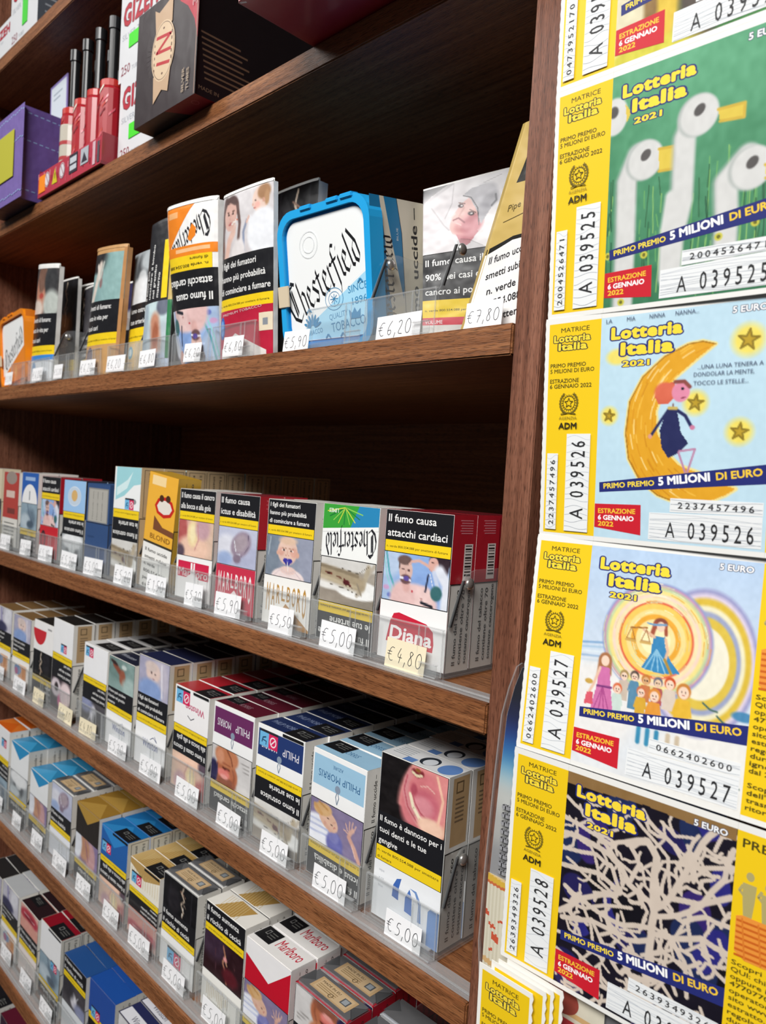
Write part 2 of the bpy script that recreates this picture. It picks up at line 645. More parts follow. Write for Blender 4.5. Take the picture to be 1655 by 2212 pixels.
PHOTO = {
 'hospital': ('a9c0e0', 'e .5 .2 .4 .5 8fb0e2 .6;e .75 .7 .5 .4 88a8de .5;e .1 .2 .2 .3 b8cbe6 .5;l .03 .0 .1 .45 .22 .8 .3 1.1:.05 5fa9b5;l .0 .1 .06 .5 .16 .85:.03 8fd0d0;e .06 .75 .05 .05 c8a0c8 .5;e .12 .9 .04 .05 6a7ac0 .5;e .52 1.0 .34 .42 e8c6c4 .18;e .33 .95 .2 .4 e4bfbc .3;e .66 .9 .14 .3 ecccc8 .3;l .36 .5 .38 .68:.2 dbaea8;e .355 .34 .105 .23 d9b6ac .14;e .33 .13 .11 .1 6b5450 .3;l .25 .15 .25 .3:.04 6b5450;e .31 .32 .022 .018 5a3f40 .4;e .4 .33 .022 .018 5a3f40 .4;l .355 .34 .35 .43:.02 c49a92;e .36 .52 .085 .1 6a4c4e .3;l .27 .5 .36 .5 .44 .53:.035 eceaf4;e .37 .5 .045 .05 5a4a98 .3;e .47 .74 .016 .02 c03040 .4;e .62 .86 .02 .02 b88 .5;l .44 .14 .55 .1 .66 .16 .74 .22:.06 dcb0a4;l .44 .14 .4 .2:.04 dcb0a4;e .86 .07 .16 .16 33262e .2;e .92 .2 .07 .16 33262e .4;e .765 .14 .075 .15 dcaca0 .15;l .7 .14 .685 .19:.025 dcaca0;e .75 .1 .018 .012 4a3434 .4;l .71 .25 .74 .26:.015 b06a6a;l .86 .26 .98 .5 .97 1:.26 dfe3ee;l .78 .3 .84 .55 .9 .7:.1 c8d2e8;l .7 .36 .67 .7:.045 2b3048;l .72 .32 .78 .6:.015 e8eaf2;e .83 .7 .085 .15 3a6a6e .25;l .62 .93 .78 .98:.06 22252f'),
 'baby': ('8f96a8', 'e .12 .4 .2 .7 7b8796 .5;e .9 .4 .2 .7 989db0 .5;l .08 .05 .05 .5:.03 b4c0c8;e .5 1.02 .36 .26 ecdad8 .1;e .5 .82 .17 .1 e6c8c0 .2;e .47 .36 .215 .33 e6c4b4 .1;e .47 .1 .19 .1 e0bfa6 .5;e .33 .38 .07 .1 dba898 .5;e .61 .38 .08 .12 dba898 .5;e .69 .42 .035 .07 d9a995 .3;e .255 .42 .025 .06 d9a995 .3;e .385 .335 .042 .024 fff4ee .4;e .555 .34 .042 .024 fff4ee .4;e .39 .335 .024 .026 3f2e2c .3;e .55 .34 .024 .026 3f2e2c .3;l .33 .3 .39 .275 .44 .285:.014 b08470;l .5 .285 .56 .275 .62 .305:.014 b08470;l .47 .35 .465 .45:.015 d8a898;e .44 .465 .015 .012 b87868 .5;e .5 .465 .015 .012 b87868 .5;e .44 .585 .062 .055 3a369c .15;e .53 .585 .062 .055 3a369c .15;e .485 .64 .055 .06 322f8e .15;e .485 .6 .03 .025 5a58b8 .4;l .485 .64 .5 .82:.03 efe6e2;l .32 .84 .2 1:.02 d0bcc2;l .66 .84 .8 1:.02 d0bcc2;l .36 .82 .5 .9 .64 .82:.02 d8c4c4'),
 'foot': ('a59d92', 'e .3 .1 .6 .16 8a8276 .5;e .75 .2 .5 .2 9a9084 .5;e .3 .38 .42 .22 f0f0ee .15;e .78 .42 .4 .14 e6e4e0 .3;e .5 .98 .8 .22 d4d2ce .2;l .02 .95 .16 .66 .24 .36 .3 .26:.1 b9b0a2;l .2 .45 .12 .9:.14 b4a892;l .26 .5 .5 .56 .75 .62 1.05 .66:.34 aa9a80;l .3 .44 .55 .46 1 .56:.08 bfb196;l .3 .68 .6 .74 1 .8:.08 8a7c66;l .22 .28 .3 .5:.05 9a8e7c;l .24 .26 .5 .36 .8 .4:.012 5a5248;l .12 .92 .3 .74 .6 .8:.012 5a5248;l .42 .44 .5 .5 .54 .56:.05 6b3430;e .5 .5 .06 .06 5a2428 .4;l .38 .4 .56 .5:.012 3a1c1c;l .44 .38 .46 .5:.008 3a1c1c;l .5 .42 .51 .54:.008 3a1c1c;l .6 .58 .68 .6:.035 6b4436;l .78 .64 .9 .66:.045 7a4638;e .84 .65 .04 .03 4a2420 .5'),
 'mouth': ('d9a79a', 'e .1 .5 .16 .7 b45a58 .4;e .95 .6 .25 .7 d8b9a4 .5;e .45 .75 .45 .35 efc7b0 .4;e .42 .35 .16 .38 f1d9a8 .4;e .42 .35 .08 .25 f6e7b8 .5;e .7 .2 .2 .3 c7a0a8 .5;e .06 .9 .14 .2 5a4a58 .5;l .55 .1 .6 .5 .5 .8:.04 c98f8c'),
 'gum': ('161213', 'e .78 .4 .42 .95 e6a890 .08 14;e .7 .45 .38 .72 dc8c8a .2 14;e .3 .92 .34 .16 161213 .3;e .62 .55 .27 .5 d47a80 .25 16;e .68 .6 .22 .26 c86a78 .3 14;e .66 .62 .16 .16 d88a94 .5 14;l .46 .12 .4 .3 .39 .5 .45 .7 .58 .88:.12 d38a8e;l .41 .2 .37 .45 .44 .72 .6 .92:.03 b85a66;l .47 .5 .52 .68 .62 .82 .72 .88:.07 ece0c2;l .5 .48 .55 .62 .64 .74 .74 .8:.03 b45a64;l .5 .6 .47 .64:.008 9a8668;l .54 .69 .5 .74:.008 9a8668;l .59 .77 .55 .82:.008 9a8668;l .64 .82 .61 .88:.008 9a8668;l .5 .1 .56 .14 .62 .1:.1 7a2a30;l .48 .12 .55 .16 .62 .13:.045 e4d6b4;e .56 .06 .04 .03 8a5a2a .5;l .62 .3 .72 .26 .82 .32:.02 e8b4ac;e .8 .9 .2 .14 efc6ae .4;l .85 .05 .95 .4 .9 .8:.05 f0bfa6;e .52 .4 .05 .1 b05060 .6'),
 'brain': ('c3c7dc', 'e .8 .8 .4 .4 b4b8d2 .5;e .25 .5 .3 .3 dcdde8 .5;e .6 .42 .24 .36 9a8a9c .25 20;e .6 .38 .17 .24 a99aa4 .5 20;l .78 .16 .8 .45 .62 .75:.02 5a5066;l .42 .3 .48 .6:.03 e8e8f0;e .2 .85 .2 .2 9fb2d8 .5;l .5 .7 .6 .66:.04 d8d8e4;e .52 .8 .1 .12 8a7a8c .4'),
 'person': ('85799a', 'e .6 .0 .26 .22 5f62a4 .3;e .85 .25 .3 .4 e8eaf2 .2;l .6 .24 1.05 .2:.05 b9c0dc;l .6 .38 1.05 .36:.05 b9c0dc;l .62 .5 1.05 .5:.05 b9c0dc;e .5 .16 .16 .26 6a6cac .3;e .52 .3 .1 .14 7f80b8 .4;l .02 .0 .12 .28 .24 .5 .22 .62:.12 d4a696;l .22 .6 .17 .7:.1 dab0a0;l .16 .66 .12 .84:.032 dcb2a2;l .2 .68 .18 .88:.032 dcb2a2;l .24 .68 .24 .86:.032 dcb2a2;l .27 .64 .31 .78:.032 dcb2a2;l .26 .58 .34 .62:.032 dcb2a2;l .1 .1 .18 .35:.03 e6c0b2;e .64 .62 .17 .25 dcb49e .1 -28;e .76 .82 .19 .15 d0a878 .2 -32;l .78 .7 .92 .85:.1 c89a64;l .66 .86 .84 .96:.05 b88a54;e .57 .56 .02 .014 4a3430 .3;e .65 .66 .022 .014 4a3430 .3;l .55 .62 .5 .66:.03 d0a08c;l .5 .54 .53 .5:.025 b86a66;e .7 .52 .03 .05 d0a08e .4;l .6 .4 .66 .5:.08 d8ac98'),
 'neck': ('c8c4c3', 'e .15 .4 .3 .8 d2cfce .5;e .62 .3 .3 .44 b46c4c .15;e .6 .06 .24 .16 8a5240 .4;l .42 .1 .4 .34 .46 .55:.08 9a5a40;e .68 .3 .16 .12 e08078 .4;e .66 .22 .1 .06 e8a098 .5;e .62 .47 .1 .06 5a2420 .3;e .6 .5 .05 .03 2a1214 .4;e .58 .42 .06 .03 c86a60 .5;e .62 .8 .3 .32 c07c58 .2;l .46 .62 .5 .8 .62 1:.06 8a5038;l .52 .58 .72 .6:.05 a05c42;e .78 .75 .1 .2 d09070 .5;e .95 .25 .12 .34 2c284c .3;l .86 .05 .84 .5:.04 3a3358;l .05 .62 .3 .64:.02 9a9694;l .05 .72 .26 .74:.02 9a9694;l .05 .82 .28 .84:.02 9a9694'),
 'smoke': ('141316', 'l .6 .06 .55 .25 .64 .42 .54 .6 .62 .78 .58 .95:.05 c9b6a2;l .5 .2 .66 .3:.03 8a6a5a;l .56 .5 .68 .6:.03 8a7a70;l .62 .6 .58 .95:.02 efe6da;e .3 .6 .2 .4 221f24 .5;l .2 0 .2 1:.02 26242a;l .85 0 .85 1:.02 26242a'),
 'blood': ('2c141a', 'e .2 .2 .4 .4 3d2a3c .6;l .5 .1 .56 .3 .5 .5 .58 .7 .62 .95:.06 b07a60;l .56 .3 .6 .5:.04 e0b08a;e .56 .38 .05 .05 e89a9a .4;l .6 .6 .7 .9:.03 8a4a3a;l .3 .3 .34 .95:.02 51303a;l .8 .4 .78 .95:.02 6a3a40;e .7 .75 .2 .2 5a1a24 .5'),
 'liver': ('86a09c', 'e .3 .3 .4 .4 708a86 .5;l .2 .2 .5 .45 .62 .75:.2 8a4c3a;e .55 .55 .12 .25 9a5a44 .4;e .2 .16 .16 .06 3a2a2a .4 20;e .85 .8 .3 .3 a6bcb8 .5;e .6 .2 .1 .08 c8d4d0 .5'),
 'infant': ('a6a4bc', 'e .7 .5 .3 .6 c2bccb .5;e .48 .35 .24 .26 e2c9c0 .3;e .4 .2 .2 .14 d8c6c0 .4;e .42 .36 .03 .03 6a5a5a .5;e .55 .38 .03 .03 6a5a5a .5;e .5 .52 .04 .03 b88;e .4 .85 .4 .3 8aa2d2 .4;l .75 .1 .8 .9:.08 e4e0ea'),
 'beanie': ('d6d2d4', 'p 0 0 .3 0 .1 .12 0 .22:1e1e22;l .0 .24 .18 .1 .34 .0:.05 8a868a;e .2 .45 .35 .4 dad5d8 .6;e .85 .15 .3 .3 e6e4e6 .5;e .85 .6 .25 .4 e2dfe0 .5;l .36 .0 .34 .3 .26 .5:.015 b4afb2;l .1 .3 .25 .6 .36 .75:.02 c0bbbe;p .34 .66 .4 .78 .47 .97 .56 .92 .66 .76:b8747c;e .53 .5 .16 .3 dcb2ac .08 32;e .5 .64 .12 .16 cf9494 .4 20;e .58 .66 .12 .14 b87078 .4 30;p .48 .2 .56 .14 .72 .12 .84 .3 .8 .46 .68 .68 .64 .5 .56 .3:a9a8ae;e .73 .24 .13 .13 b8b7bd .4 38;e .78 .36 .09 .12 9a99a0 .5 38;l .47 .22 .56 .27 .64 .44 .66 .68:.014 3c383e;l .8 .44 .85 .38 .84 .3:.03 4a4a52;e .445 .36 .034 .026 3c2a2e .3 30;e .455 .36 .014 .012 d8d0d0 .3;e .565 .5 .04 .028 3c2a2e .3 30;e .57 .5 .016 .012 d8d0d0 .3;l .42 .31 .49 .34:.016 7a5a54;l .55 .44 .62 .5:.016 7a5a54;l .48 .4 .43 .5 .47 .53:.03 c89a94;l .36 .55 .42 .53 .49 .61:.024 8a4a52;l .37 .58 .45 .64:.02 dcb0ac;l .34 .5 .38 .46:.02 e8ccc6;l .32 .7 .44 .98:.02 fafafa;l .7 .1 .9 .04:.01 b0acae'),
 'motherbaby': ('d0cacc', 'e .55 .25 .5 .5 d9d5d7 .6;l .1 .1 .02 .6 .04 1:.16 5e4a48;e .22 .22 .17 .2 5e4a48 .15;l .36 .2 .42 .5 .4 .75:.08 6b5450;e .21 .34 .14 .24 d9b0a4 .1;l .12 .12 .2 .1 .3 .16:.06 5e4a48;e .165 .31 .026 .016 3a2a28 .3;e .265 .31 .026 .016 3a2a28 .3;l .14 .27 .19 .265:.012 6a4a40;l .24 .265 .3 .275:.012 6a4a40;l .215 .32 .2 .4:.016 c4948a;e .22 .475 .05 .022 b4585c .3;l .24 .48 .36 .43:.026 f4f1ea;e .36 .43 .014 .014 d86a3a .4;l .14 1.0 .2 .74 .28 .62:.15 deb8aa;l .26 .66 .3 .5:.05 e2beb0;l .3 .66 .34 .52:.04 e2beb0;e .8 .22 .14 .2 e6cabc .1;e .86 .12 .11 .12 a8805f .3;e .91 .22 .04 .12 b8906c .4;e .72 .22 .016 .014 4a3a38 .3;e .67 .28 .02 .02 dcb2a2 .4;l .69 .34 .72 .34:.014 b86a64;e .75 .3 .05 .05 e8b4a8 .6;e .86 .25 .02 .035 d0a08c .4;e .84 .72 .26 .36 e9ebf0 .15;l .62 .48 .7 .62:.1 e9ebf0;l .56 .5 .5 .66 .52 .95:.06 8a94ac;l .6 .45 .56 .52:.05 deb8aa;e .4 .95 .14 .2 e4dede .3'),
 'hand': ('86a8a8', 'e .15 .15 .4 .25 2c2a2c .3;l .3 .25 .22 .6 .12 .98:.2 dccfc4;l .2 .25 .3 .5:.1 e8dcd2;l .4 .2 .34 .55:.08 d8cabf;l .4 .4 .36 .7:.05 a8706c;e .38 .62 .05 .1 8a4a4a .5;e .8 .5 .4 .7 8fb2b0 .6'),
 'arm': ('b8c4cc', 'e .5 .1 .5 .25 c8dde0 .5;e .8 .08 .2 .14 6a7080 .3;l .56 .3 .62 .6 .6 .85:.28 c48a70;e .6 .5 .1 .18 a8664c .5;e .6 .95 .5 .2 c2cfe4 .4;l .2 .1 .16 .9:.2 a8b8c4'),
 'greywoman': ('4a4444', 'e .4 .5 .3 .5 c0846c .3;e .36 .25 .2 .3 7a5a4c .3;e .38 .62 .1 .06 b04a40 .4;e .75 .3 .25 .4 3a3a3c .3;e .8 .8 .3 .3 b8beb8 .4;e .2 .9 .3 .2 d8c8bc .4'),
 'greyman': ('9aa0a4', 'e .5 .4 .3 .34 5a5e62 .4;e .5 .5 .16 .14 c4c8ca .4;e .5 .8 .5 .3 e4e6e8 .3;e .7 .2 .3 .2 b4bcc0 .5'),
 'legs': ('c6c4d0', 'l .3 0 .34 .5 .5 .95:.16 8f8ab4;l .6 .1 .55 .6:.12 d8d6e0;e .3 .85 .4 .25 3a3a58 .4;e .75 .3 .2 .4 dcdce4 .5;l .42 .05 .4 .3:.05 4a4a5a'),
 'lungs': ('d0cccc', 'e .5 .45 .4 .3 b87a98 .2 35;e .5 .45 .3 .18 c79aae .5 35;e .55 .5 .12 .1 7a3a58 .5;e .2 .2 .3 .25 dcdcde .5'),
 'eye': ('c9b0a4', 'e .35 .4 .35 .5 e0c6b4 .5;e .7 .5 .3 .4 b8745c .5;e .55 .45 .2 .2 e08a5a .5;e .5 .8 .5 .25 9a4a58 .5'),
 'pink': ('3a3036', 'e .4 .35 .24 .3 cf6a9a .3;e .45 .45 .15 .2 b83a70 .4;e .25 .6 .3 .4 e6d2d4 .4;e .75 .7 .25 .3 d8ccd2 .3;e .72 .72 .1 .14 2a2026 .4'),
 'ghost': ('4a474c', 'e .5 .6 .14 .3 d2d0d8 .4;l .5 .3 .56 .6:.06 e8e8ee;l .7 .3 .62 .5:.04 c8c8d0;e .75 .8 .12 .14 d8d8e0 .5;e .2 .3 .3 .4 35343a .5;e .85 .85 .3 .3 8a90b0 .5'),
 'teal': ('8fa4b2', 'e .4 .4 .3 .4 6a7c8c .5;l .2 .2 .5 .6 .6 .95:.05 4a5a70;e .7 .3 .3 .3 b4c2cc .5;e .4 .2 .2 .15 4a5a6a .5'),
 'purplearm': ('8a7aa0', 'e .3 .4 .2 .6 c49a9c .3;e .6 .6 .25 .5 b8886c .4;e .9 .6 .2 .6 dfe2ea .3;l .4 .2 .55 .9:.08 9a6a78'),
 'redlips': ('e0b0a2', 'e .5 .35 .5 .3 b83a4a .3;e .5 .35 .3 .12 7a1a28 .4;l .2 .3 .8 .34:.04 e8a0a8;e .5 .8 .6 .3 d89a8c .4'),
}


def photo(kind, w, h, res=1.0):
    bg, ops = PHOTO[kind]
    nx, ny = max(8, int(w / res)), max(8, int(h / res))
    P = Paint(nx, ny, bg, sum(map(ord, kind)))
    asp = w / h
    for op in ops.split(';'):
        k, r = op[0], op[2:]
        if k == 'e':
            q = r.split()
            n = [float(v) for v in q[:4]]
            col = (q[4] * 2)[:6] if len(q[4]) == 3 else q[4]
            P.e(*n, col, float(q[5]) if len(q) > 5 else .4, float(q[6]) if len(q) > 6 else 0)
        elif k == 'l':
            q, s = r.split(':')
            n = [float(v) for v in q.split()]
            w_, col = s.split()
            col = (col * 2)[:6] if len(col) == 3 else col
            P.l(list(zip(n[::2], n[1::2])), float(w_), col, asp)
        elif k == 'p':
            q, col = r.split(':')
            n = [float(v) for v in q.split()]
            P.p(list(zip(n[::2], n[1::2])), col)
    P.noise(9, .05).noise(25, .03)
    return P.im


# ------------------------------------------------------------------ pen and blackletter strokes
DIG = {
 '0': [[(.5, 0), (.2, .12), (.08, .5), (.2, .88), (.5, 1), (.78, .85), (.86, .5), (.76, .15), (.5, 0)]],
 '1': [[(.3, .25), (.55, 0), (.5, 1)]],
 '4': [[(.5, 0), (.1, .65), (.85, .6)], [(.62, .35), (.52, 1)]],
 '5': [[(.8, .02), (.35, .05), (.25, .45), (.6, .4), (.82, .65), (.6, .95), (.15, 1)]],
 '6': [[(.7, 0), (.3, .35), (.15, .75), (.4, 1), (.72, .85), (.65, .6), (.2, .68)]],
 '7': [[(.05, .08), (.85, .0), (.4, 1)], [(.3, .5), (.75, .46)]],
 '8': [[(.75, .12), (.45, 0), (.25, .2), (.7, .6), (.75, .85), (.45, 1), (.2, .82), (.35, .5), (.75, .12)]],
 '9': [[(.78, .25), (.5, 0), (.2, .2), (.3, .5), (.7, .4), (.78, .2), (.6, 1)]],
 '2': [[(.15, .2), (.5, 0), (.75, .25), (.15, .95), (.85, .95)]],
 '3': [[(.15, .1), (.6, .02), (.7, .28), (.4, .45), (.78, .7), (.5, 1), (.12, .9)]],
 ',': [[(.2, .85), (.1, 1.2)]],
 '€': [[(.9, .08), (.5, .05), (.22, .4), (.3, .85), (.65, 1), (.9, .9)], [(0, .42), (.62, .38)], [(0, .6), (.6, .56)]],
}
DW = {',': .35, '1': .7, '€': 1.15}


def handwrite(art, s, x, y, h, w, col='2b2d33', tilt=0.0):
    """Handwritten figures; top-left at (x, y)."""
    for ch in s:
        for st in DIG.get(ch, []):
            # round the strokes off a little
            p = [np.array(q, float) for q in st]
            for _ in range(2):
                n = [p[0]]
                for a, b in zip(p[:-1], p[1:]):
                    n += [a * .75 + b * .25, a * .25 + b * .75]
                n.append(p[-1])
                p = n
            art.line([(x + q[0] * h * .62 - (q[1] - .5) * h * .1, y + q[1] * h + tilt * (q[0])) for q in p], w, col)
        x += h * .72 * DW.get(ch, 1)


BLACK = {
 'C': (.98, [[(.78, 1.66), (.5, 1.62), (.2, 1.25), (.08, .75), (.2, .2), (.55, -.12), (.9, .1)], [(.46, 1.5), (.44, .2)], [(.6, 1.45), (.58, .3)], [(.42, 1.6), (.7, 1.82), (.95, 1.62)]]),
 'h': (.56, [[(.1, 1.6), (.08, .02), (.16, -.02)], [(.1, .82), (.32, 1.0), (.44, .82), (.42, .1), (.34, -.16)]]),
 'e': (.52, [[(.12, .48), (.4, .72), (.28, 1.0), (.1, .8), (.1, .2), (.26, .0), (.46, .16)]]),
 's': (.5, [[(.42, .86), (.26, 1.0), (.1, .76), (.4, .34), (.26, .0), (.06, .14)]]),
 't': (.42, [[(.18, 1.3), (.14, .16), (.28, .0), (.4, .1)], [(.02, .98), (.36, 1.0)]]),
 'r': (.46, [[(.12, 1.0), (.1, .05), (.18, 0)], [(.12, .8), (.3, .98), (.44, .88)]]),
 'f': (.44, [[(.5, 1.55), (.34, 1.66), (.18, 1.4), (.16, -.2), (.02, -.5)], [(.02, .98), (.42, 1.0)]]),
 'i': (.28, [[(.12, 1.0), (.1, .1), (.24, .0)], [(.12, 1.3), (.2, 1.42)]]),
 'l': (.28, [[(.12, 1.6), (.1, .1), (.24, .0)]]),
 'd': (.54, [[(.14, 1.62), (.44, .86), (.42, .2), (.26, .0), (.1, .2), (.1, .72), (.32, .96)]]),
}


def blackletter(s, col, w=.19):
    """A word in broad-nib letters; x-height 1, y up is negative."""
    a = Art()
    x = 0
    for ch in s:
        ww, st = BLACK[ch]
        for q in st:
            a.line([(x + p[0], -p[1]) for p in q], w, col, nib=(.64, -.77))
        x += ww
    a.width = x
    return a


def put_black(art, s, x, y, width, xh, col, rot=0, shear=0, w=.19):
    b = blackletter(s, col, w)
    k = width / b.width
    r = math.radians(rot)

    def f(P):
        X = P[..., 0] * k + shear * -P[..., 1] * xh
        Y = P[..., 1] * xh
        return np.stack([x + X * math.cos(r) - Y * math.sin(r), y + X * math.sin(r) + Y * math.cos(r)], -1)
    n = len(b.P)
    b2 = Art()
    b2.P, b2.C, b2.L, b2.k = b.P, b.C, [l * 0 for l in b.L], 1
    return art.put(b2, f)
# ------------------------------------------------------------------ shelving (the fixture that carries everything)
XP0, XP1 = -0.2333, -0.2166            # the right-hand upright
XL = -1.143
YF, YB = 0.32, 0.66
SH = {'top': 0.4935, 'A': 0.286, 'B': 0.0850, 'C': -0.1130, 'D': -0.2745, 'E': -0.4340, 'F': -0.6030, 'G': -0.772}
TH = 0.0165
cab = thing('shelving_unit', 'dark walnut shelving unit packed with tobacco goods behind the counter', 'shelf unit', (0, 0, 0))


def wbox(name, lo, hi, m, parent, r=0.0006):
    lo = (lo[0], lo[1], lo[2] + H)
    hi = (hi[0], hi[1], hi[2] + H)
    return MB().box(lo, hi, '5a3a28', r).build(name, m, parent)


wbox('side_panel', (XP0, YF, -1.0), (XP1, YB, 0.80), WOOD_Z, cab)
wbox('side_panel', (XL - 0.0165, YF, -1.0), (XL, YB, 0.80), WOOD_Z, cab)
wbox('back_panel', (XL + 0.0004, YB - 0.006, -0.95), (XP0 - 0.0004, YB, 0.80), WOOD_X, cab)
for k_, z_ in SH.items():
    o_ = wbox('shelf', (XL + 0.0003, YF - 0.0012, z_ - TH), (XP0 - 0.0003, YB - 0.0065, z_), WOOD_X, cab, 0.0009)
wbox('shelf', (XL + 0.0003, YF - 0.0012, 0.70), (XP0 - 0.0003, YB - 0.0065, 0.72), WOOD_X, cab, 0.0009)
o_ = wbox('wall_back', (-2.2, 0.67, -1.45), (0.9, 0.70, 1.2), WOOD_X, None)
o_['kind'] = 'structure'
o_ = MB().box((-2.2, -1.9, -.02), (0.9, 0.70, 0), '2e2a28').build('floor', PLASTIC)
o_['kind'] = 'structure'
db = wbox('display_board', (XP1 + 0.0004, 0.330, -0.62), (0.06, 0.342, 0.70), WOOD_Z, None)
tag(db, 'dark brown board beside the shelving that the strip of lottery tickets hangs on', 'board')

# ------------------------------------------------------------------ pack artwork
YEL, BLK, WHT = 'f2cf1f', '1b1b1f', 'f2f1ef'


def warn_lines(a, lines, x, y0, y1, w, col=WHT):
    n = len(lines)
    pitch = (y1 - y0) / max(n, 2) if n > 1 else (y1 - y0) / 2
    cap = min(pitch * .54, 4.8)
    mx = max(np.ptp(glyphs(s)[..., 0]) for s in lines) * cap / .72
    k = min(1.12, (w - 4) / mx)
    for i, s in enumerate(lines):
        a.text(s, x + 2, y0 + pitch * (i + .5) + cap * .5 + (0 if n > 1 else pitch * .3), cap, col, bold=.014, sx=k)


def flags(a, x, y, s):
    """The two small disposal pictograms: blue with a bin hand, pink with a struck-out butt."""
    a.rect(x, y - s * .18, x + 2 * s, y, '2a2a30')
    a.rect(x, y, x + s, y + s, '6fb7e2')
    a.rect(x + s, y, x + 2 * s, y + s, 'd8285c')
    a.line([(x + s * .25, y + s * .75), (x + s * .35, y + s * .4), (x + s * .7, y + s * .3)], s * .1, '23486a')
    a.line([(x + s * .3, y + s * .55), (x + s * .75, y + s * .6), (x + s * .7, y + s * .85)], s * .08, '23486a')
    a.ring(x + 1.5 * s, y + s * .5, s * .32, s * .32, s * .09, 'f6e9ee', 16)
    a.line([(x + 1.25 * s, y + s * .72), (x + 1.75 * s, y + s * .28)], s * .09, 'f6e9ee')


